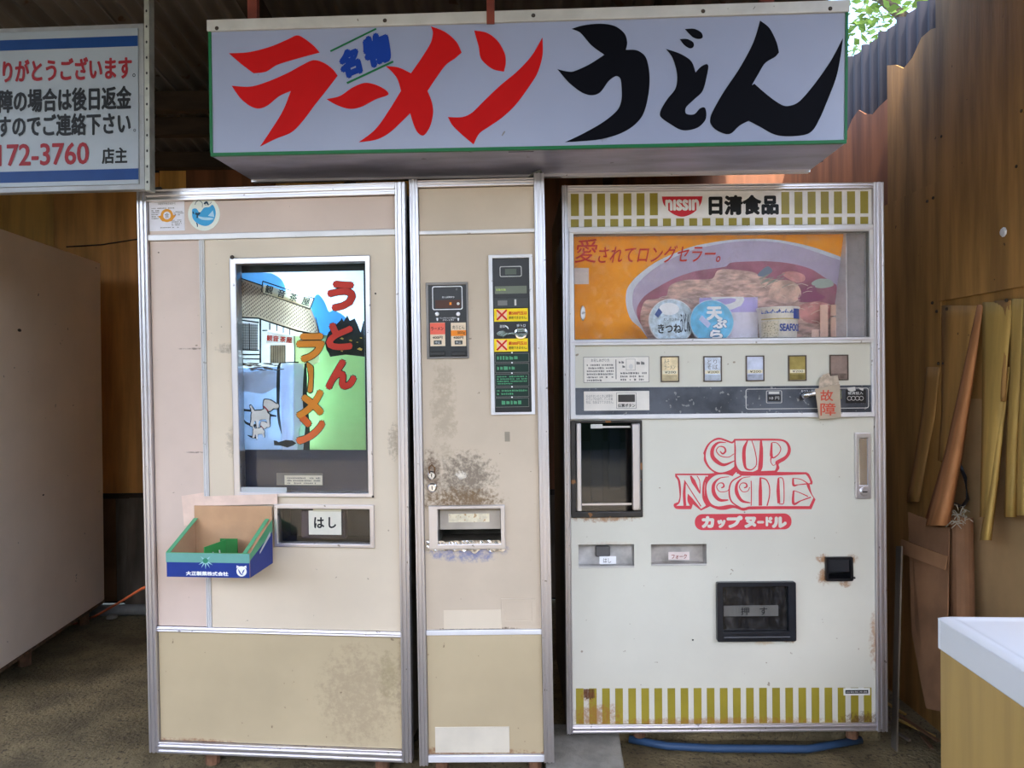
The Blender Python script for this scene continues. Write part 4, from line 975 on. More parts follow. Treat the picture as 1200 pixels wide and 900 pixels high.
for (x0, y0, x1, y1, c_, t1, t2) in BT:
    r_ = s.rect(x0, y0, x1, y1)
    bz = frame_trim(cf, r_, ins(r_, .004), -.006, .0, M('button_bezel', lin(84, 70, 60), .45), 'selection_button', bev=.001)
    MB().box(r_[0]+.004, r_[1]-.004, -.003, 0, r_[2]+.004, r_[3]-.004).build('button_face', M('button_film', lin(*c_), .12, 0, .1, 30), bz)
    ym = y0+(y1-y0)*.60
    if t2:
        decal(s.rect(x0+6, ym-4, x1-6, ym+8), -.0036, flat('price_strip', (226, 218, 190)), bz, 'price_strip'); text(t2, s.rect(x0+14, ym-2, x1-12, ym+6), -.0042, P_BLACK, bz)
    if t1: text(t1, s.rect(x0+12, y0+12, x1-14, ym-8), -.0038, P_GREY, bz)
    MB().box(*(lambda r: (r[0], r[1], -.0055, -.002, r[2], r[3]))(s.rect(x0+7, ym+12, x1-7, y1-6))).build('push_plate', M('push_film', lin(*[int(v*.9) for v in c_]), .15, .2, .15, 40), bz, bev=.0008)
r_ = s.rect(117, 205, 347, 273); ic = MB().box(r_[0], r_[1], -.006, -.004, r_[2], r_[3]).build('notice_plate', flat('notice_cream', (222, 216, 208)), bd_, bev=.001)
text('光るボタンのときに故障中\nのランプが点灯している場\n合は、お金はでてきません。', s.rect(124, 217, 221, 249), -.0065, P_GREY, ic)
q = s.rect(231, 210, 301, 266); frame_trim(ic, q, ins(q, .0012), -.0075, -.006, P_GREY, 'button_outline', bev=0)
MB().box(*(lambda r: (r[0], r[1], -.008, -.006, r[2], r[3]))(s.rect(237, 217, 296, 243))).build('round_corner_button', M('button_dark', lin(64, 60, 60), .3), ic, bev=.001)
text('伝票ボタン', s.rect(236, 249, 297, 262), -.0067, P_BLACK, ic, bold=.0003)
q = s.rect(685, 195, 1117, 267); MB().plate([rrect(q, .008), rrect(ins(q, .002), .006)], -.0055, -.004).build('coin_outline', P_LGREY, bd_, fix=False)
q = s.rect(757, 203, 812, 247); dsp = MB().plate([rrect(q, .004), rrect(ins(q, .0015), .003)], -.0058, -.004).build('display_ring', P_LGREY, bd_, fix=False)
MB().box(*(lambda r: (r[0], r[1], -.0055, -.0042, r[2], r[3]))(s.rect(763, 218, 807, 240))).build('display_window', BLACK, dsp); decal(s.rect(766, 207, 803, 215), -.0048, P_LGREY, dsp); text('10 円', s.rect(768, 224, 802, 235), -.006, P_LGREY, dsp)
text('おつり・返却', s.rect(880, 200, 930, 209), -.0046, P_WHITE, bd_)
mb = MB(); LP = [s.p(880, 224), s.p(900, 216), s.p(925, 212), s.p(948, 222)]
mb.tube([(LP[0][0], -.012, LP[0][1]), (LP[1][0], -.020, LP[1][1]), (LP[2][0], -.024, LP[2][1]), (LP[3][0], -.022, LP[3][1])], [.012, .0095, .0065, .004], 14); mb.build('return_lever', CHROME, bd_, smooth=True)
q = s.rect(1036, 200, 1107, 247); cpn = MB().box(q[0], q[1], -.006, -.004, q[2], q[3]).build('coin_plate', BLACK, bd_, bev=.001)
text('硬貨投入', s.rect(1043, 207, 1096, 217), -.0066, P_WHITE, cpn)
mb = MB()
for k in range(4): 
    u, v = s.p(1048+k*14, 230); mb.plate([ell(u, v, .0075, .0075, 16), ell(u, v, .006, .006, 16)], -.0066)
mb.build('coin_marks', P_LGREY, cpn, fix=False)
MB().box(*(lambda r: (r[0], r[1], -.010, -.004, r[2], r[3]))(s.rect(1008, 200, 1020, 232))).build('coin_slot', CHROME, bd_, bev=.001)
MB().plate([s.loop([(1040, 193), (1068, 190), (1070, 203), (1055, 207), (1044, 203)], False)], -.0066).plate([s.loop([(1078, 192), (1098, 194), (1096, 204), (1086, 200)], False)], -.0066).build('torn_tape', P_LGREY, bd_, fix=False)
# body panel with openings
bz1 = cz0-.001
dw = fr.rect(667.5, 493, 752.5, 606); dwx = (cx0+.001, dw[1], dw[2], bz1-.003)
r1 = fr.rect(678, 638, 743, 665); r2 = fr.rect(763, 637.5, 828, 662.5); hb_ = fr.rect(839, 681, 931, 750); rc = fr.rect(966.5, 652, 998, 680)
MB().plate([rl((cx0, cx1, .029, bz1)), rl(ins(dwx, .004)), rl(r1), rl(r2), rl(ins(hb_, .006)), rl(ins(rc, .004))], 0, .02).build('body_panel', WHITE_R, C_)
# bottom stripes
s6 = Draw(fr, 645, 600, 3.0); mb = MB()
for k in range(23):
    x0 = 90+k*46.0; mb.plate([rl(s6.rect(x0, 620-k*.15, x0+27, 745-k*.1))], -.0006)
mb.build('olive_stripes', OLIVE, C_, fix=False)
r_ = s6.rect(1030, 619, 1123, 644); pt = decal(r_, -.0012, flat('plate_white', (226, 226, 222)), C_, 'maker_plate'); decal(ins(r_, .006), -.0018, P_BLACK, pt); text('自動販売機', ins(r_, .009), -.0024, P_LGREY, pt)
mb = MB(); 
for k in range(9): mb.box(*(lambda r: (r[0], r[1], -.003, 0, r[2], r[3]))(s6.rect(118+k*4.2, 622, 120.5+k*4.2, 655+rnd.uniform(-4, 4))))
mb.build('rusty_vent_slots', M('rusty_slot', lin(104, 58, 28), .8, 0, .2, 40), C_)
# tall dispensing window
IN_ = ins(dwx, .006)
mb = MB().plate([rl(dwx), rl((dwx[0]+.016, dwx[1]-.010, dwx[2]+.020, dwx[3]-.008))], -.010, .03); mb.build('cup_window_frame', M('rusty_black_frame', lin(44, 38, 34), .5, 0, .3, 20, specks=(RB, 40, .62)), C_, bev=.003)
iw = (dwx[0]+.016, dwx[1]-.010, dwx[2]+.020, dwx[3]-.008)
recess(C_, iw, .03, .15, M('bay_dark_grey', lin(70, 74, 82), .5), 'cup_bay')
MB().box(iw[0], iw[1], -.002, .002, iw[2], iw[3]).build('cup_window_pane', glass_mat('smoked_glass', (.35, .38, .44, 1), .03, 1.6), C_)
a0 = fr.px(675.5, 550)[0]; a1 = fr.px(681, 550)[0]; MB().box(a0, a1, -.014, .0, iw[2]+.002, iw[3]).build('window_hinge_bar', ALU, C_, bev=.003)
b0_ = fr.px(740.5, 550)[0]; b1_ = fr.px(749.5, 550)[0]; MB().box(b0_, b1_, -.018, .0, iw[2]+.004, iw[3]-.002).build('window_handle_bar', ALU, C_, bev=.004)
zz = fr.px(700, 592)[1]; MB().box(a1+.002, b0_-.002, -.004, -.0005, zz, zz+.007).build('window_edge', ALU, C_)
zz = fr.px(700, 500)[1]; MB().box(a1+.05, b0_-.004, -.004, -.0005, zz-.004, zz+.002).build('window_edge', ALU, C_)
decal(fr.rect(692, 497, 706, 502), -.003, P_LGREY, C_, 'small_sticker')
bay = MB(); bay.box(iw[0]+.06, iw[0]+.10, .06, .1, iw[2], iw[3]-.02).box(iw[0]+.12, iw[0]+.16, .06, .1, iw[2]+.06, iw[3]-.02).box(iw[0]+.01, iw[1]-.03, .08, .11, iw[3]-.10, iw[3]-.07); bay.build('cup_chute', M('chute_grey', lin(120, 124, 130), .5), C_, bev=.004)
# logo
LG = Draw(fr, 775, 500, 6.0); LRD = flat('lettering_red', (204, 66, 76)); LW = flat('lettering_white', (210, 207, 195))
sil = [(300, 200), (295, 185), (320, 130), (360, 92), (405, 77), (455, 90), (495, 105), (512, 86, 1), (700, 84), (840, 87), (888, 108), (910, 155), (902, 198), (870, 235), (826, 262), (830, 292), (812, 318, 1), (1020, 320, 1), (1040, 335), (1063, 388), (1058, 408, 1), (1042, 404, 1), (1058, 470), (1084, 512, 1), (1055, 580, 1), (620, 582), (575, 591), (510, 572), (450, 584), (395, 582), (342, 560, 1), (278, 590, 1), (222, 545, 1), (210, 580, 1), (110, 579), (88, 562), (90, 542), (118, 530, 1), (128, 490), (116, 380), (97, 352, 1), (97, 330, 1), (330, 330), (374, 325, 1), (330, 290), (300, 240)]
lgo = MB().plate([LG.loop(sil)], -.0005).build('logo', LRD, C_, 'red outlined two-line lettering', fix=False)
def wh(pts, ly=1): return [LG.loop(pts)]
mb = MB()
mb.plate(wh([(512, 110, 1), (512, 280, 1), (480, 305), (420, 322), (370, 308), (332, 270), (312, 215), (320, 160), (352, 112), (405, 91), (455, 105), (495, 118)]), -.0012)
mb.plate(wh([(516, 98, 1), (700, 98, 1), (692, 110), (690, 200), (690, 285), (645, 316), (590, 320), (545, 300), (524, 250), (524, 150)]), -.00121)
mb.plate(wh([(700, 98, 1), (838, 100), (873, 116), (888, 158), (870, 203), (815, 235), (800, 250), (808, 280), (798, 308, 1), (700, 312, 1), (712, 280), (714, 150)]), -.00122)
mb.plate(wh([(108, 341, 1), (330, 342, 1), (312, 372), (305, 440), (305, 520), (322, 545), (278, 577, 1), (215, 500, 1), (185, 470, 1), (183, 520), (200, 555, 1), (105, 556, 1), (130, 530), (138, 450), (130, 375)]), -.00123)
mb.plate(wh([(375, 345), (450, 335), (500, 348, 1), (525, 318, 1), (560, 345, 1), (620, 345), (850, 342, 1), (1012, 335, 1), (1028, 350), (1046, 392), (1020, 405), (1040, 455), (1068, 500, 1), (1040, 558, 1), (620, 560), (575, 570), (520, 555), (480, 548), (400, 560), (350, 540), (322, 480), (322, 400)]), -.00124)
mb.build('white_letter_faces', LW, lgo, fix=False)
mb = MB(); ST = [
 [(455, 112, 4), (400, 112, 14), (362, 150, 24), (358, 205, 28), (390, 245, 28), (440, 268, 20), (512, 240, 6)], [(510, 190, 5), (470, 214, 6), (415, 205, 7), (386, 170, 7), (405, 140, 7), (440, 145, 10), (450, 172, 14), (430, 190, 12), (412, 172, 6)],
 [(516, 90, 8), (518, 200, 9), (522, 300, 8)], [(605, 98, 8), (583, 150, 24), (580, 220, 26), (592, 290, 16), (630, 303, 8), (664, 275, 7), (668, 230, 7), (655, 160, 7), (635, 98, 6)], [(700, 98, 14), (700, 200, 28), (688, 305, 22)],
 [(775, 112, 10), (772, 200, 22), (788, 218, 10), (825, 190, 7), (838, 150, 7), (810, 114, 6), (775, 112, 5)], [(772, 210, 12), (768, 245, 6), (785, 272, 5), (802, 262, 4)],
 [(166, 385, 12), (160, 470, 20), (165, 555, 20)], [(160, 375, 6), (220, 470, 7), (278, 560, 8)], [(205, 345, 10), (225, 385, 30), (272, 470, 8)], [(250, 345, 6), (268, 380, 6), (272, 460, 6)], [(318, 350, 14), (298, 400, 14), (296, 500, 16), (320, 552, 14)],
 [(475, 352, 4), (410, 362, 8), (368, 405, 22), (370, 470, 28), (410, 515, 22), (470, 515, 8)], [(480, 425, 6), (462, 452, 5), (410, 456, 6), (388, 425, 7), (404, 398, 6), (432, 398, 9), (438, 420, 12), (420, 430, 8)],
 [(560, 345, 10), (495, 385, 10), (476, 450, 11), (492, 525, 11), (560, 572, 8)], [(625, 352, 4), (568, 362, 7), (530, 405, 18), (530, 465, 26), (565, 520, 20), (625, 535, 6)], [(620, 425, 6), (606, 452, 5), (570, 456, 6), (548, 425, 7), (562, 398, 6), (592, 398, 9), (600, 420, 12), (580, 430, 8)],
 [(630, 380, 7), (632, 460, 7), (630, 555, 7)], [(695, 362, 12), (695, 450, 24), (695, 555, 24)], [(690, 358, 8), (735, 372, 9), (758, 420, 8), (758, 490, 8), (742, 555, 10)], [(822, 362, 12), (820, 450, 24), (825, 538, 20)], [(820, 360, 6), (850, 362, 7), (860, 410, 7), (858, 538, 7), (825, 542, 6)],
 [(925, 360, 10), (928, 410, 18), (960, 408, 6), (1030, 400, 10)], [(925, 362, 5), (980, 370, 6), (1030, 400, 8)], [(928, 450, 12), (928, 540, 20), (980, 520, 8), (1050, 495, 9)], [(928, 448, 5), (975, 465, 6), (1030, 490, 8)], [(375, 330, 16), (450, 328, 8), (500, 340, 8)], [(530, 320, 20), (700, 330, 20), (850, 332, 12)]]
for i, a_ in enumerate(ST): LG.ribbon(mb, a_, -.0016-i*.00002, 6)
mb.build('red_inner_lines', LRD, lgo, fix=False)
pill = LG.rect(235, 612, 915, 725); pl_ = MB().plate([rrect(pill, (pill[3]-pill[2])*.47, 8)], -.0006).build('red_pill', LRD, C_, fix=False)
for t_, a_, b__, y0, y1, bo_ in (('カ', 282, 372, 628, 712, .0036), ('ッ', 392, 452, 652, 712, .003), ('プ', 458, 572, 626, 712, .0034), ('ヌ', 582, 668, 632, 712, .0036), ('ー', 672, 722, 662, 680, .0032), ('ド', 732, 782, 632, 700, .0028), ('ル', 775, 882, 632, 712, .0036)):
    text(t_, LG.rect(a_, y0, b__, y1), -.0012, LW, pl_, bold=bo_)
# long handle with lock
h0 = fr.rect(1001, 507, 1019, 584); hn = frame_trim(C_, h0, (h0[0]+.012, h0[1]-.010, h0[2]+.045, h0[3]-.018), -.010, 0, ALU, 'door_handle', bev=.002)
MB().box(h0[0]+.012, h0[1]-.010, -.008, -.001, h0[2]+.045, h0[3]-.018).build('handle_grip', CHROME, hn, bev=.002)
u = (h0[0]+h0[1])/2; MB().lathe([(.015, 0), (.015, .003), (.011, .006), (.004, .006)], 20, Matrix.Translation((u+.002, -.010, h0[2]+.024)) @ Matrix.Rotation(math.radians(90), 4, 'X')).build('lock', ALU, hn)
MB().box(u-.006, u+.010, -.0175, -.015, h0[2]+.022, h0[2]+.026).build('keyhole', BLACK, hn)
# recessed chopstick trays
for i, r_ in enumerate((r1, r2)):
    tr = recess(C_, r_, .002, .05, M('tray_inside_%s' % ('pale' if i == 0 else 'grey'), lin(186, 178, 170) if i else lin(196, 192, 188), .5, 0, .12, 20), 'utensil_tray')
    MB().plate([rrect((r_[0]-.003, r_[1]+.003, r_[2]-.006, r_[3]+.003), .006), rl(r_)], -.0015, .001).build('tray_lip', WHITE_R, tr, fix=False)
    MB().box(r_[0], r_[1], -.003, .006, r_[2]-.001, r_[2]+.005).build('tray_sill', M('clear_sill', lin(190, 186, 180), .2), tr, bev=.001)
    if i == 0:
        q = (r_[0]+.055, r_[1]-.055, r_[2]+.03, r_[3]-.01); MB().box(r_[0]+.06, r_[1]-.075, .03, .045, r_[3]-.05, r_[3]-.012).build('tray_block', M('tray_dark_grey', lin(96, 92, 90), .6), tr, bev=.006)  # dark grey block set high in the tray
        nq = fr.rect(702.5, 652, 722, 661, .0); nb = decal(nq, .0, P_WHITE, tr, 'paper_label'); text('はし', fr.rect(707, 654, 716, 659.5), -.0004, P_BLACK, nb)
    else:
        nq = fr.rect(783.5, 647, 808, 656.5, .01); nb = decal(nq, .012, flat('label_pinkish', (222, 206, 200)), tr, 'paper_label'); text('フォーク', fr.rect(787, 649.5, 805, 655, .01), .011, flat('faded_red_ink', (150, 70, 60)), nb, bold=.0003)
# pick-up hatch
BLK2 = M('black_frame_plastic', lin(30, 32, 38), .35, 0, .15, 20)
hi_ = fr.rect(847, 688, 921, 737)
mb = MB().plate([rrect(hb_, .006), rl((hi_[0]-.004, hi_[1]+.004, hi_[2]-.006, hi_[3]+.006))], -.016, .012); ph = mb.build('pickup_frame', BLK2, C_, bev=.004)
recess(ph, hi_, .012, .14, DARK, 'pickup_bay')
fl_ = MB().box(hi_[0]-.003, hi_[1]+.003, .0, .005, hi_[2]-.004, hi_[3]+.004).build('pickup_flap', glass_mat('smoked_flap', (.22, .21, .2, 1), .08, 1.45, .05), ph)
q = fr.rect(848, 709.5, 912, 722); decal(q, -.0008, flat('flap_strip', (98, 96, 92), .5), ph, 'push_strip')
text('押', fr.rect(868, 711.5, 878, 720.5), -.0016, P_BLACK, ph, bold=.0003); text('す', fr.rect(890, 711.5, 899, 720.5), -.0016, P_BLACK, ph, bold=.0003)
MB().box(hi_[0]+.02, hi_[1]-.05, .03, .05, hi_[2]+.075, hi_[3]).build('bay_plate', M('bay_brown_plate', lin(84, 78, 72), .5), ph)
MB().box(hb_[0]+.02, hb_[1]-.02, -.020, -.012, hb_[2]+.008, hb_[2]+.018).build('pickup_sill', BLK2, ph, bev=.003)
# coin return
mb = MB().plate([rrect(rc, .004), rl(ins(rc, .008))], -.012, .01); cr = mb.build('coin_return_frame', BLACK, C_, bev=.003)
recess(cr, ins(rc, .008), .01, .05, BLACK, 'coin_return_cup'); MB().box(rc[0]+.009, rc[1]-.009, -.004, .0, rc[2]+.028, rc[3]-.010).build('coin_return_flap', M('flap_black', lin(40, 42, 46), .3), cr, bev=.002)
u, v = fr.px(1001, 677); MB().lathe([(.004, 0), (.003, .004)], 10, Matrix.Translation((u, 0, v)) @ Matrix.Rotation(math.radians(90), 4, 'X')).build('screw', BLACK, C_)
u, v = fr.px(812, 750); MB().lathe([(.003, 0), (.002, .002)], 8, Matrix.Translation((u, 0, v)) @ Matrix.Rotation(math.radians(90), 4, 'X')).build('screw', BLACK, C_)

# ================================================================== things in the display bay
def inbay(x, y, d): u, v = fr.px(x, y, d); return fr.m @ Vector((u, d, v))
def bowl(px_, py_, rpx, d, body_mat, lid_mat, name, label, tilt, group=None):
    c = inbay(px_, py_, d); rr = rpx/F*(d+2.47)
    base = fr.m @ Vector((fr.px(px_, py_, d)[0], d+.02, wz0))
    root = empty(name, Matrix.Translation(c) @ Matrix.Rotation(math.radians(90-tilt), 4, 'X'), label, 'cup noodles', 'instant noodle cups in the display window')
    MB().lathe([(rr*.66, -.06), (rr*.70, -.058), (rr*.80, -.010), (rr*1.02, -.004), (rr*1.02, 0), (rr, .001)], 40).build('cup_body', body_mat, root)
    lid = MB().lathe([(rr*.98, .0015), (rr*.98, .0022), (rr*.9, .0025)], 40).build('lid', lid_mat, root)
    return root, lid, rr
LIDB = M('lid_blue_white', lin(196, 214, 228), .35, 0, .18, 60)
root, lid, rr = bowl(787, 376.5, 26.5, .045, flat('bowl_body_white', (226, 224, 228)), LIDB, 'noodle_bowl', 'round noodle bowl with pale blue lid, leftmost in the display window', 8)
def on_lid(o): 
    for v in o.data.vertices: x, y, z = v.co; v.co = (x, z, .003-y)
    return o
on_lid(text('きつね', (-rr*.62, rr*.42, -rr*.55, -rr*.12), 0, P_BLACK, lid, bold=.001)); on_lid(text('うどん', (rr*.38, rr*.8, -rr*.5, rr*.35), 0, flat('dark_slate', (50, 60, 80)), lid, bold=.0006))
on_lid(text('だしのうまみ', (-rr*.35, rr*.35, rr*.02, rr*.14), 0, P_BLACK, lid))
o = MB().plate([ell(-rr*.1, rr*.55, rr*.45, rr*.28, 20)], 0).build('lid_print', flat('lid_white', (236, 238, 242)), lid, fix=False); on_lid(o)
o = MB().plate([[(-rr*.75, rr*.3), (-rr*.55, rr*.6), (-rr*.4, rr*.4), (-rr*.6, rr*.15)]], -.0002).build('lid_print', flat('lid_navy', (70, 90, 150)), lid, fix=False); on_lid(o)
root, lid, rr = bowl(834, 377, 25.5, .022, flat('bowl_body_blue', (190, 210, 226)), M('lid_blue', lin(90, 180, 222), .3, 0, .15, 30), 'noodle_bowl', 'round noodle bowl with bright blue lid lettered tempura', 6)
on_lid(text('天', (-rr*.25, rr*.5, rr*.05, rr*.7), 0, P_WHITE, lid, bold=.003)); 
for ch, x0, x1, z0, z1 in (('ぷ', 0, rr*.72, -rr*.35, rr*.12), ('ら', -rr*.15, rr*.5, -rr*.85, -rr*.35)):
    on_lid(text(ch, (x0, x1, z0, z1), 0, flat('outline_navy', (50, 90, 140)), lid, bold=.0042)); on_lid(text(ch, (x0+.002, x1-.002, z0+.002, z1-.002), -.0006, P_WHITE, lid, bold=.0024))
o = MB().plate([[(-rr*.6, rr*.1), (-rr*.45, rr*.3), (-rr*.05, -rr*.1), (-rr*.2, -rr*.3)]], -.0002).build('lid_print', flat('lid_lilac', (190, 196, 232)), lid, fix=False); on_lid(o)
# big cup
d = .075; ctop = fr.px(911.5, 361.5, d); rt = 23.5/F*(2.47+d)
hcup = ctop[1]-wz0-.001
cup = empty('noodle_cup', fr.m @ Matrix.Translation((ctop[0], d, wz0+.001)), 'tall white noodle cup with dark blue print, right of the bowls in the window', 'cup noodles', 'instant noodle cups in the display window')
MB().lathe([(rt*.86, 0), (rt*.87, .002), (rt*.99, hcup-.006), (rt*1.03, hcup-.005), (rt*1.03, hcup-.001), (rt, hcup)], 40).build('cup_body', M('cup_cream', lin(228, 220, 208), .5, 0, .06, 20), cup)
MB().lathe([(rt*1.04, hcup), (rt*1.04, hcup+.001)], 40).build('lid', P_WHITE, cup)
def wrap(rad):
    def f(p): a = p[0]/rad; k = rad+.0012-p[1]; return (math.sin(a)*k, -math.cos(a)*k, p[2])
    return f
def wrapped(x0, x1, z0, z1, mat, name='cup_print', n=8, oy=0):
    f = wrap(rt*.97); mb = MB(); mb.grid(lambda u, v: f((x0+(x1-x0)*u, -oy, z0+(z1-z0)*v)), n, 1); return mb.build(name, mat, cup, fix=False)
BLU = flat('cup_blue', (40, 70, 160))
wrapped(-rt*1.2, rt*1.3, hcup*.80, hcup*.955, M('speckled_blue_print', lin(60, 90, 170), .5, 0, .1, 30, specks=(lin(230, 225, 215), 220, .5))); wrapped(rt*.45, rt*1.3, hcup*.62, hcup*.96, BLU, oy=.0003)
text('SEAFOOD', (-rt*.25, rt*1.05, hcup*.22, hcup*.46), -.0006, BLU, cup, bold=.0008, warp=wrap(rt*.95)); 
wrapped(-rt*1.2, rt*1.3, hcup*.60, hcup*.64, flat('gold_line', (200, 180, 120))); wrapped(-rt*1.2, -rt*.3, 0.004, hcup*.55, M('speckled_gold_print', lin(226, 214, 190), .5, 0, .05, 30, specks=(lin(150, 140, 110), 260, .55)))
# pale card painting the reflection of a flag in the pane, behind the bowls
cdm = fr.m @ Matrix.Translation((fr.px(854, 397, .10)[0], .10, wz0+.002)); cw = 34/F*2.57; chh = 67/F*2.57
cd = empty('reflection_card', cdm, 'lavender and white card painted as the reflection of a lettered flag, behind the bowls in the window', 'card')
MB().box(-cw, cw, 0, .002, 0, chh).build('reflection_sheet', flat('reflection_white', (232, 226, 240)), cd)
decal((-cw, cw, chh*.48, chh), -.0008, flat('reflection_lavender', (190, 178, 232)), cd)
text('う', (-cw*.62, cw*.55, chh*.50, chh*.93), -.0014, P_WHITE, cd, bold=.007)
MB().plate([[(-cw, chh*.42), (-cw*.5, chh*.55), (cw*.1, chh*.44), (-cw*.3, chh*.30), (-cw, chh*.34)]], -.0010).build('blue_print', flat('reflection_sky', (110, 170, 226)), cd, fix=False)
# small stack of pink labels at the right of the bay
pk = empty('price_tag_holder', fr.m @ Matrix.Translation((fr.px(965, 397, .11)[0], .10, wz0+.002)), 'pinkish paper slips standing at the right end of the display window', 'paper slip')
for (x0, x1, z0, z1) in ((-.045, -.02, 0, .032), (-.015, .012, 0, .118), (.022, .055, 0, .075), (.022, .055, .080, .118)):
    MB().box(x0, x1, 0, .002, z0, z1).build('paper_slip', flat('slip_pink', (236, 196, 176)), pk)

# ================================================================== broken-notice tag
tgl = fr.px(970, 450, -.03); tg = empty('cardboard_tag', fr.m @ Matrix.Translation((tgl[0], -.030, tgl[1])) , 'small grey cardboard tag with red handwriting hanging over the coin lever', 'sign')
PQ = [fr.px(*p, -.03) for p in ((955, 456), (984, 450), (985.5, 489), (960, 491))]
MB().plate([[(p[0]-tgl[0], p[1]-tgl[1]) for p in PQ]], -.0015, .0015).build('card', M('grey_card', lin(176, 160, 140), .8, 0, .06, 12), tg)
RINK = flat('red_marker', (196, 84, 66), .8)
for ch, (x0, y0, x1, y1) in (('故', (961, 457, 976, 470)), ('障', (961, 472, 979, 487))):
    r_ = fr.rect(x0, y0, x1, y1, -.03); text(ch, (r_[0]-tgl[0], r_[1]-tgl[0], r_[2]-tgl[1], r_[3]-tgl[1]), -.0022, RINK, tg, bold=.0006)
mb = MB()
for (x0, y0, x1, y1) in ((960, 440, 985, 455), (963, 437, 975, 446)):
    r_ = fr.rect(x0, y0, x1, y1, -.02); mb.plate([[(r_[0]-tgl[0], r_[2]-tgl[1]), (r_[1]-tgl[0], r_[2]-tgl[1]+.002), (r_[1]-tgl[0]-.008, r_[3]-tgl[1]), (r_[0]-tgl[0]+.004, r_[3]-tgl[1]-.006)]], .0135)
mb.build('tape', M('brittle_tape', lin(196, 178, 158), .4, 0, .15, 60), tg, fix=False)

# ================================================================== BIG LIGHT-BOX SIGN
fs = Frame((-.8732, 2.1664, 1.9392), -3.355, 1.2, .367)
WS, HS, DS = 1.8107, .38, .30
G = empty('signboard', fs.m, 'long white box sign with red and black brush lettering, above the machines', 'sign')
TINS = M('sign_grey_metal', lin(160, 160, 184), .45, .3, .15, 3, (1, 3, 1), specks=(lin(90, 86, 84), 20, .70))
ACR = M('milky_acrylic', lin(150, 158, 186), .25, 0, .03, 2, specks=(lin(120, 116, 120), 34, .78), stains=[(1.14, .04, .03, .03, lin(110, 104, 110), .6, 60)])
GRN = flat('sign_green', (20, 104, 62), .4)
mb = MB(); mb.box(0, WS, .004, DS, 0, .006).box(0, WS, DS-.006, DS, .006, HS).box(0, .006, .004, DS-.006, .006, HS).box(WS-.006, WS, .004, DS-.006, .006, HS).box(0, WS, .004, DS, HS, HS+.006)
mb.build('sign_box', TINS, G, bev=.001)
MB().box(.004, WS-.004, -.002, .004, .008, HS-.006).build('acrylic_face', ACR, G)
MB().box(-.003, WS+.003, -.010, .012, HS-.024, HS+.008).build('top_angle', M('sign_top_aluminium', lin(200, 198, 196), .5, .3, .06, 10, specks=(lin(110, 100, 92), 40, .72)), G, bev=.0015)
MB().box(0, WS, -.005, .006, -.002, .0075).build('green_trim', GRN, G, bev=.001); MB().box(-.001, .007, -.005, .006, .0075, HS-.024).build('green_trim', GRN, G); MB().box(WS-.006, WS+.001, -.005, .006, .0075, HS-.024).build('green_trim', GRN, G)
MB().box(.003, WS-.003, DS-.02, DS+.004, -.008, .006).build('lower_lip', ALU, G)
MB().box(WS*.48, WS*.52, .02, .022, -.001, 0).build('seam', DARK, G)
for x, y in ((254, 33), (451, 24), (625, 18), (824, 13), (973, 10)):
    u, v = fs.px(x, y, -.01); MB().lathe([(.006, 0), (.004, .003)], 10, Matrix.Translation((u, -.010, v)) @ Matrix.Rotation(math.radians(90), 4, 'X')).build('screw', bpy.data.materials['dark_screw'], G)
for x in (575,):
    u, v = fs.px(x, 20, -.01); MB().box(u-.011, u+.011, -.014, -.010, HS-.030, HS+.09).build('hanger_strap', IRON, G)
u, v = fs.px(297, 20, .05); MB().box(u-.014, u+.014, .04, .06, HS, HS+.42).build('hanger_strap', IRON, G)
u, v = fs.px(900, 5, .05); MB().box(u-.02, u+.02, .06, .08, HS, HS+.30).build('hanger_strap', IRON, G)
SR = M('sign_red', lin(190, 20, 22), .6, spec=.12, var=.03); SK = M('sign_black', lin(8, 9, 18), .6, spec=.08, var=.03); SBL = M('sign_blue', lin(26, 60, 150), .6, spec=.12, var=.03)
A1 = Draw(fs, 240, 0, 3.0, -.002); A2 = Draw(fs, 600, 0, 3.0, -.002)
def brush(dr, pts, mat, th=.0015): return MB().plate([dr.loop(pts, True, 7)], -.002-th, -.002).build('brush_letter', mat, G, fix=False)
brush(A1, [(85, 188, 1), (155, 184), (230, 165), (290, 140), (325, 125), (352, 137), (385, 163), (404, 185, 1), (330, 205), (255, 228), (215, 252), (172, 258, 1), (128, 225)], SR)
brush(A1, [(95, 302, 1), (160, 305), (220, 288), (290, 258), (345, 228), (383, 212), (420, 222), (450, 244), (467, 266, 1), (430, 315), (390, 365), (345, 425), (305, 465), (250, 488), (195, 515, 1), (235, 455), (275, 390), (303, 320, 1), (262, 338), (222, 370), (190, 382), (158, 372), (125, 345)], SR)
brush(A1, [(428, 349, 1), (475, 338), (520, 308), (562, 292), (600, 298), (635, 316), (645, 333), (600, 350), (550, 376), (510, 383), (465, 370)], SR)
brush(A1, [(795, 93, 1), (845, 113), (885, 148), (903, 185, 1), (880, 205), (848, 228), (815, 272), (783, 320, 1), (797, 355), (803, 395), (792, 445), (770, 476), (750, 468), (735, 440), (722, 398, 1), (690, 430), (645, 470), (600, 492), (542, 500, 1), (600, 455), (650, 385), (690, 320, 1), (678, 280), (660, 255), (637, 233, 1), (682, 238), (725, 258, 1), (762, 205), (795, 150), (802, 115)], SR)
brush(A1, [(947, 108, 1), (992, 116), (1030, 145), (1055, 190), (1058, 222), (1052, 252, 1), (1012, 243), (972, 208), (963, 165)], SR)
brush(A1, [(1187, 132, 1), (1188, 190), (1176, 240), (1160, 275), (1100, 360), (1050, 410), (1000, 445), (965, 470), (945, 508, 1), (900, 470), (870, 440), (855, 412, 1), (905, 412), (940, 396), (985, 352), (1040, 300), (1100, 250), (1150, 195)], SR)
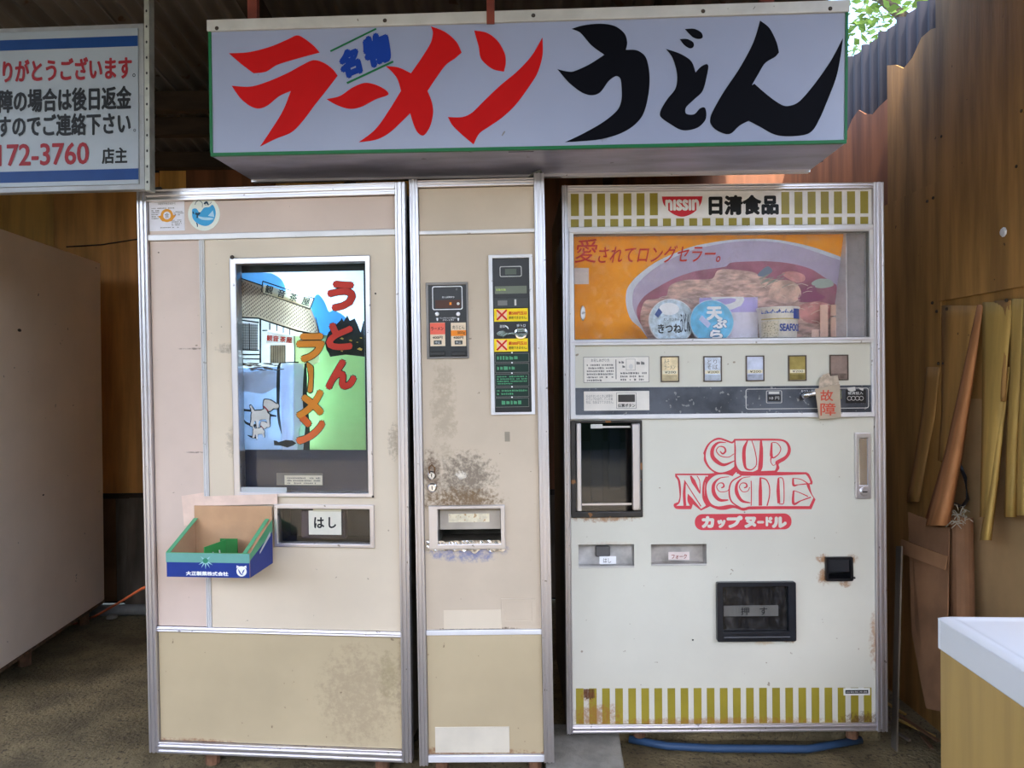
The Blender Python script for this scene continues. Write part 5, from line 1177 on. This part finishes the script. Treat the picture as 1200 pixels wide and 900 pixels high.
brush(A2, [(210, 102, 1), (250, 90), (310, 84), (360, 92), (395, 118), (405, 150), (400, 176, 1), (440, 178), (470, 202), (483, 260), (480, 330), (462, 400), (430, 440), (380, 470), (310, 490), (240, 497), (187, 500, 1), (250, 470), (320, 430), (370, 388), (385, 350), (385, 300), (380, 275), (365, 268), (340, 285), (310, 325), (280, 335), (245, 325), (200, 290), (160, 244, 1), (190, 251), (215, 252), (270, 228), (325, 193, 1), (280, 160), (240, 115)], SK)
brush(A2, [(542, 173, 1), (592, 190), (630, 216), (645, 255, 1), (663, 236), (683, 226), (690, 233), (686, 262), (670, 320), (640, 350), (612, 378), (612, 400), (640, 402), (660, 382), (677, 379), (683, 400), (678, 425), (650, 450), (600, 458), (555, 435), (522, 410), (523, 388), (545, 350), (575, 310), (580, 260), (565, 205)], SK)
brush(A2, [(608, 103, 1), (640, 102), (665, 115), (670, 132), (655, 137), (635, 130)], SK); brush(A2, [(590, 138, 1), (616, 138), (637, 150), (638, 165), (625, 170), (605, 158)], SK)
brush(A2, [(872, 73, 1), (905, 100), (930, 150), (938, 185, 1), (925, 200), (890, 222), (865, 262), (843, 300, 1), (852, 295, 1), (880, 320), (920, 352), (955, 372), (985, 370), (1012, 355), (1060, 300), (1120, 215), (1163, 135, 1), (1155, 195), (1140, 270), (1110, 350), (1080, 420), (1050, 465), (1000, 478), (930, 475), (870, 445), (832, 425, 1), (800, 442), (772, 468), (750, 471), (715, 455), (697, 430), (702, 400), (740, 330), (800, 240), (848, 150)], SK)
for ch, r_ in (('名', (472, 172, 550, 272)), ('物', (556, 118, 655, 232))):
    text(ch, A1.rect(*r_), -.0040, SBL, G, bold=.0065, rot=.36, shear=.15)
mb = MB(); A1.ribbon(mb, [(442, 181, 6), (603, 102, 6)], -.0036, 1); A1.ribbon(mb, [(500, 293, 7), (663, 217, 7)], -.0036, 1); mb.build('green_rule', GRN, G, fix=False)
mb = MB(); A1.ribbon(mb, [(1045, 478, 3), (1052, 466, 5), (1056, 462, 2)], -.0034); A2.ribbon(mb, [(845, 38, 2), (852, 28, 3)], -.0105); mb.build('scratches', P_GREY, G, fix=False)

# ================================================================== LEFT NOTICE SIGN
fn_ = Frame((-1.5863, 2.3036, 1.8727), -2.9, -1.0, -.15)
WN, HN = .4605, .515; XL = -.16
K = empty('notice_board', fn_.m @ Matrix.Translation((0, 0, 0)), 'white notice board with blue bands and red and black lettering, upper left', 'sign')
MB().box(XL, WN, .004, .03, 0, HN).build('board_frame', M('notice_grey_frame', lin(150, 150, 152), .5, .4, .1, 8), K, bev=.002)
nf = fn_.rect(0, 38, 162, 218.5); NF = (XL+.02, nf[1], .016, HN-.016)
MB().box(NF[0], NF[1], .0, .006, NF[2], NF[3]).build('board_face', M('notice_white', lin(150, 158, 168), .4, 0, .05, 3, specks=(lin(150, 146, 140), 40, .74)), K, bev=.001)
NB = flat('notice_blue', (4, 54, 116), .5); NR = flat('notice_red', (140, 22, 34), .5)
n1 = Draw(fn_, 0, 0, 4.0)
for (y0, y1) in ((176, 224), (797, 848)):
    r_ = n1.rect(300, y0-3, 648, y1-2); decal((NF[0], NF[1], r_[2], r_[3]), -.0008, NB, K, 'blue_band')
def nline(t_, x0, y0, x1, y1, mat, bo): text(t_, n1.rect(x0, y0, x1, y1), -.0012, mat, K, bold=bo)
nline('ありがとうございます', -62, 272, 620, 380, NR, .0022); nline('。', 622, 345, 636, 362, P_BLACK, .0002)
nline('故障の場合は後日返金', -76, 412, 618, 524, P_BLACK, .0022)
nline('しますのでご連絡下さい', -140, 535, 614, 640, P_BLACK, .0020); nline('。', 626, 604, 638, 618, P_BLACK, .0002)
nline('172-3760', -8, 672, 418, 776, NR, .0018); nline('店主', 478, 692, 598, 768, P_BLACK, .0014)
r_ = fn_.rect(170, 4, 176, 223)
ss = MB().box(r_[0]+.0, r_[1], -.004, .026, -.006, r_[3]+.05).build('slotted_strut', M('slotted_angle_steel', lin(168, 168, 160), .5, .4, .1, 20), K, bev=.001)
mb = MB()
for k in range(12): mb.plate([ell((r_[0]+r_[1])/2, .02+k*.048, .003, .0045, 10)], -.0046)
mb.build('slots', P_BLACK, ss, fix=False)
MB().box(XL+.04, XL+.05, .01, .02, HN, HN+.5).build('hanger_rod', IRON, K)

# cable coiled between the notice board foot and the machine top
def P3(x, y, D): return on_depth(x, y, D)
MB().tube([P3(160, 221, 2.40), P3(166, 217, 2.36), P3(172, 221, 2.36), P3(180, 222, 2.40), P3(188, 221, 2.46)], .006, 8).build('grey_cable', bpy.data.materials['grey_cable'], None, 'short grey cable looped over the left machine top corner', 'cable', smooth=True)

# ================================================================== LEFT CABINET (tall, seen from its side)
p_far_t = on_depth(118, 308, 3.98); p_near_t = on_depth(0, 267, 3.06)
ang = math.degrees(math.atan2(p_near_t.x-p_far_t.x, -(p_near_t.y-p_far_t.y)))
ftop = p_far_t.z; fbz = on_depth(110, 705, 3.98).z
FM = Matrix.Translation((p_far_t.x-.005, p_far_t.y, fbz)) @ Matrix.Rotation(math.radians(ang), 4, 'Z')
# local: X to the right (side face at x=0), Y towards the back (far corner y=0)
E_ = empty('tall_cabinet', FM, 'tall beige metal cabinet seen side-on, at the left edge of the picture', 'cabinet')
PANEL = M('cabinet_beige_side', lin(236, 216, 196), .45, 0, .05, 1.6, specks=(lin(84, 72, 62), 22, .745))
HF = ftop-fbz
mb = MB(); mb.box(-.80, -.002, -1.10, 0, 0, HF); mb.build('body', PANEL, E_, bev=.006)
sd = MB(); sd.box(-.002, .003, -1.09, -.002, .012, HF-.003); sd.build('side_panel', PANEL, E_, bev=.002)
MB().box(-.78, .0, -1.14, -1.102, .1, HF-.12).build('door', PANEL, E_, bev=.006); MB().box(-.80, .003, -1.13, -1.102, HF-.11, HF).build('header', ALU, E_, bev=.004)
MB().box(-.80, .004, -1.12, -1.08, .0, .05).build('rust_edge', M('rusty_edge', lin(96, 70, 48), .85, 0, .3, 40), E_)
rim = MB(); rim.box(-.003, .0045, -1.09, 0, -.004, .008); rim.build('bottom_edge', bpy.data.materials['rusty_edge'], E_)
for (x, y) in ((-.06, -.10), (-.06, -.66), (-.70, -.1), (-.72, -1.0)): MB().tube([(x, y, 0), (x, y, -fbz+.012)], .026, 10).build('foot', bpy.data.materials['rusty_foot'], E_)
for (x, y, r_) in ((22, 387, .016), (72, 399, .003), (152, 371, .007), (112, 314, .006), (64, 380, .003), (16, 431, .004), (50, 580, .009), (85, 475, .005)):
    d = ray(x, y); n_ = FM.to_3x3() @ Vector((1, 0, 0)); t = (FM.translation-CAM).dot(n_)/d.dot(n_); q = FM.inverted() @ (CAM+d*t)
    mb = MB(); mb.lathe([(r_, 0), (r_*.6, .0015)], 7, Matrix.Translation((.003, q.y, q.z)) @ Matrix.Rotation(math.radians(90), 4, 'Y') @ Matrix.Diagonal((.45, 1, 1, 1))); mb.build('chip_mark', bpy.data.materials['dark_screw'], E_)

# ================================================================== SINK at the right edge
YS, XS0, HZ = 1.69, .969, .73
sang = math.degrees(math.atan2(.969-.945, 1.691-1.366))
SM = Matrix.Translation((XS0, YS, 0)) @ Matrix.Rotation(math.radians(-sang+1.2), 4, 'Z')
U = empty('washbasin_unit', SM, 'white washbasin on a pale wooden cabinet, at the lower right edge', 'sink')
CER = M('white_ceramic', lin(226, 228, 232), .12, 0, .015, 3)
SW, SL = .54, .66
def basin(u_, v_):
    x = SW*u_; y = -SL*v_; z = HZ
    e = min(x, -y, SL+y)/.012; z -= .006*(1-min(1, e))**2
    rim_ = max(0, 1-abs(min(x, -y, SL+y)-.02)/.012); z += .0035*rim_
    dx = (x-.30)/.235; dy = (y+.33)/.205; r2 = (abs(dx)**2.6+abs(dy)**2.6)**(1/2.6)
    if r2 < 1: t = 1-r2; z -= .13*(1-(1-min(1, t*2.2))**2)
    elif r2 < 1.08: z += .003*(1.08-r2)/.08
    return (x, y, z)
mb = MB(); mb.grid(basin, 72, 72)
MBs = mb.build('basin_top', CER, U, fix=False, smooth=True)
mb = MB().plate([[(0, HZ-.075), (SW, HZ-.075), (SW, HZ-.006), (0, HZ-.006)]], -SL, -SL+.012); mb.box(0, .012, -SL+.012, -.012, HZ-.075, HZ-.006); mb.box(0, SW, -.012, 0, HZ-.075, HZ-.006); mb.box(SW-.012, SW, -SL+.012, -.012, HZ-.075, HZ-.006)
mb.build('basin_skirt', CER, U, bev=.003)
MB().lathe([(.02, 0), (.02, .003), (.012, .004)], 20, Matrix.Translation((.30, -.33, HZ-.131))).build('drain', CHROME, U)
fa = MB().tube([(SW-.07, -.33, HZ-.005), (SW-.07, -.33, HZ+.12), (SW-.09, -.33, HZ+.16), (SW-.17, -.33, HZ+.15), (SW-.18, -.33, HZ+.13)], .011, 12).build('tap', CHROME, U, smooth=True)
MB().tube([(SW-.07, -.33, HZ+.14), (SW-.07, -.33, HZ+.19)], [.014, .017], 12).build('tap_handle', CHROME, fa, smooth=True)
PINE = M('pale_wood_cabinet', lin(186, 152, 88), .55, 0, .07, 2.4, (7, 7, .6), bump=.03)
cb = MB().box(.004, SW-.01, -SL+.006, -.004, .06, HZ-.076).build('cabinet_body', PINE, U, bev=.002)
MB().box(.02, SW-.02, -SL+.02, -.02, .0, .06).build('plinth', DARK, U)
for k in (0, 1):
    dr_ = MB().box(-.016+.004, .003, -SL+.008+k*.328, -SL+.008+k*.328+.322, .07, HZ-.085)
    dr_.b.free()
for k in (0, 1):
    d_ = MB().box(.01+k*.29, .01+k*.29+.282, -SL-.014, -SL+.005, .07, HZ-.085).build('door', PINE, U, bev=.002)
    MB().tube([(.27+k*.05, -SL-.028, .48), (.27+k*.05, -SL-.028, .58)], .006, 8).build('handle', CHROME, d_)

# ================================================================== odds and ends on the ground
def obj_at(name, loc, label, cat, group=None): return empty(name, Matrix.Translation(loc), label, cat, group)
BLOCKM = M('grey_concrete_block', lin(138, 134, 126), .9, 0, .12, 14, bump=.4, bscale=70)
pb = on_ground(684, 885, .05)
MB().box(-.115, .13, -.10, .22, 0, .068, Matrix.Translation((.215, 2.37, -.002)) @ Matrix.Rotation(math.radians(-4), 4, 'Z')).build('concrete_block', BLOCKM, None, 'grey concrete block on the ground between the middle and right machines', 'block', bev=.006)
# plinth of cast concrete under the right machine
MB().box(.36, 1.30, 2.62, 3.15, -.02, .030).build('trim_3', CONC, kind='structure', bev=.006)
h0_ = on_ground(730, 888, .02); h1_ = on_ground(960, 893, .02)
MB().tube([(.40, 2.58, .016), (.52, 2.53, .016), ((h0_.x+h1_.x)/2, 2.51, .016), (h1_.x, 2.50, .016), (1.20, 2.56, .016)], .013, 10).build('blue_hose', flat('hose_blue', (50, 76, 110), .5), None, 'dark blue hose on the ground under the right white machine', 'hose', smooth=True)
# grey pipe and orange cord at the foot of the back wall
a_ = on_depth(100, 716, 4.15); MB().tube([(-3.2, 4.08, .024), (-2.35, 4.07, .024), (-1.4, 4.08, .024), (-1.0, 4.08, .024)], .03, 14).build('grey_pipe', M('pvc_grey', lin(134, 134, 134), .5, 0, .1, 10), None, 'grey plastic pipe lying along the foot of the back wall', 'pipe', smooth=True)
MB().tube([on_depth(85, 732, 3.95), on_depth(112, 722, 3.9), on_depth(140, 706, 3.6), on_depth(166, 690, 3.0), on_depth(200, 676, 2.9)], .006, 8).build('orange_cord', flat('cord_orange', (190, 92, 50), .5), None, 'thin orange cord running behind the left noodle machine', 'cord', smooth=True)
mb = obj_at('rubble_piece', (on_depth(133, 716, 4.02).x, 4.0, .0), 'pale rubble piece beside the grey pipe on the back floor', 'rubble')
c_ = MB()
bmesh.ops.create_icosphere(c_.b, subdivisions=2, radius=.03)
for v in c_.b.verts: v.co *= 1+.4*noise.noise(v.co*30); v.co.z = abs(v.co.z)*.7+.004
c_.build('stone', BLOCKM, mb)
# leaning boards in the dark gap at left
for k, (x, wd, hh, lean_, mt_) in enumerate(((-2.12, .16, .62, 6, PLY_GREY), (-1.93, .06, .60, 5, BROWN_CARD), (-1.77, .22, .55, 7, PLY_GREY))):
    MB().box(-wd/2, wd/2, 0, .012, .0, hh, Matrix.Translation((x, 4.17-.008*k, .0)) @ Matrix.Rotation(math.radians(-lean_), 4, 'X')).build('leaning_board', mt_, None, ('wide greyed board leaning on the back wall beside the beige cabinet', 'narrow brown board leaning on the back wall between two grey ones', 'greyed board leaning on the back wall nearest the noodle machine')[k], 'board', bev=.002)
# right: cardboard, roll, cable, debris between machine and sink
def side_pt(x, y, off): return on_side(x, y, XR-off)
def slab(name, pts, off, th, mat, label, cat):
    """board leaning on the right wall; pts in the photo on a plane `off` in front of the wall (off may vary per point)"""
    P = [side_pt(x, y, o) for x, y, o in pts]; mb = MB()
    for p in P:
        if p.z < .16: p.z = -.004
    va = [mb.b.verts.new(p) for p in P]; vb = [mb.b.verts.new(p+Vector((th, .0, 0))) for p in P]
    mb.face(va); mb.face(vb[::-1])
    for i in range(len(P)): mb.face([va[i], va[(i+1) % len(P)], vb[(i+1) % len(P)], vb[i]])
    return mb.build(name, mat, None, label, cat)
CARD2 = M('dull_brown_cardboard', lin(140, 98, 66), .85, 0, .14, 5, bump=.15)
slab('cardboard_sheet', [(1064, 600, .13), (1112, 618, .11), (1110, 720, .15), (1108, 835, .20), (1085, 830, .20), (1068, 740, .17)], 0, .004, CARD2, 'brown cardboard sheet leaning on the right wall under the peeling veneer', 'cardboard')
sl = slab('cardboard_sheet', [(1056, 632, .165), (1110, 652, .150), (1107, 668, .150), (1054, 648, .165)], 0, .003, M('paler_cardboard', lin(156, 110, 74), .85, 0, .1, 5), 'narrow cardboard band across the leaning brown sheet by the right wall', 'cardboard')
slab('thin_board', [(1050, 640, .22), (1056, 640, .22), (1050, 842, .26), (1044, 844, .26)], 0, .006, PLY_GREY, 'thin grey board leaning close to the white machine at right', 'board')
a_ = side_pt(1126, 606, .06); b_ = side_pt(1130, 838, .10); b_.z = .045
ro = MB().tube([a_, a_.lerp(b_, .5), b_], .036, 18, caps=True); ro.build('cardboard_roll', CARD2, None, 'standing brown cardboard roll leaning behind the washbasin', 'roll', smooth=False)
MB().tube([side_pt(1123, 540, .035), side_pt(1131, 560, .04), side_pt(1134, 585, .04), side_pt(1128, 594, .04), side_pt(1116, 590, .04)], .006, 8).build('black_cable', BLACK, None, 'black cable hanging from the right wall beside the orange veneer', 'cable', smooth=True)
mb = MB(); r6 = random.Random(5)
for k in range(26):
    c0 = side_pt(1120+r6.uniform(-9, 12), 606+r6.uniform(-8, 10), .12); d_ = Vector((r6.uniform(-1, 1), r6.uniform(-1, 1), r6.uniform(-1, 1)))*.025; mb.tube([c0, c0+d_*.5+Vector((0, 0, .008)), c0+d_], .0011, 4)
mb.build('frayed_fibres', M('pale_fibre', lin(170, 160, 140), .8), None, 'tuft of pale frayed fibres on top of the brown roll', 'fibres', kind='stuff')
# splinters and litter on the floor at right
mb_n = 0
for k in range(9):
    x = r6.uniform(1.30, 1.5); y = r6.uniform(1.95, 3.0); ln = r6.uniform(.08, .30); a = r6.uniform(-.6, .9)
    MB().box(-ln/2, ln/2, -.006, .006, 0, .006, Matrix.Translation((x, y, -.002+.004*(k % 3))) @ Matrix.Rotation(a+1.2, 4, 'Z')).build('wood_splinter', (VENEER, BROWN_CARD, PLY_GREY)[k % 3], None, 'wood splinter littering the floor between the white machine and the washbasin', 'splinter', 'wood splinters on the floor at right')

# ================================================================== TREE beyond the right wall
tr = obj_at('leafy_tree', (3.3, 5.6, -.02), 'leafy green tree beyond the right wall, seen under the roof edge', 'tree')
MB().tube([(0, 0, 0), (.1, 0, 1.8), (-.1, .1, 3.6), (.1, .1, 5.6)], [.16, .13, .10, .05], 12).build('trunk', M('bark', lin(92, 78, 62), .9, 0, .25, 20, bump=.4), tr, smooth=True)
for k in range(7):
    a = k*.9; MB().tube([(0, .08, 3.2+k*.3), (math.cos(a)*.7, math.sin(a)*.7, 3.9+k*.3), (math.cos(a)*1.6, math.sin(a)*1.5, 4.4+k*.33)], [.06, .04, .015], 8).build('branch', bpy.data.materials['bark'], tr, smooth=True)
LEAF = M('tree_leaf', lin(120, 150, 70), .5, 0, .25, 3, transl=.4)
mb = MB(); r7 = random.Random(11)
for k in range(15000):
    c = Vector((r7.gauss(0, 1), r7.gauss(0, 1), r7.gauss(0, 1))).normalized()*(r7.random()**.4)
    p = Vector((c.x*2.3, c.y*2.3, 5.2+c.z*2.0)); q = noise.noise(p*1.4)
    if q < -.16: continue
    ax = Vector((r7.uniform(-1, 1), r7.uniform(-1, 1), r7.uniform(-.6, .3))).normalized(); n_ = ax.cross(Vector((r7.uniform(-1, 1), r7.uniform(-1, 1), 1))).normalized(); l_ = r7.uniform(.06, .13)
    mb.face([mb.b.verts.new(p), mb.b.verts.new(p+ax*l_*.5+n_*l_*.25), mb.b.verts.new(p+ax*l_), mb.b.verts.new(p+ax*l_*.5-n_*l_*.25)])
mb.build('leaves', LEAF, tr, kind='stuff', fix=False)
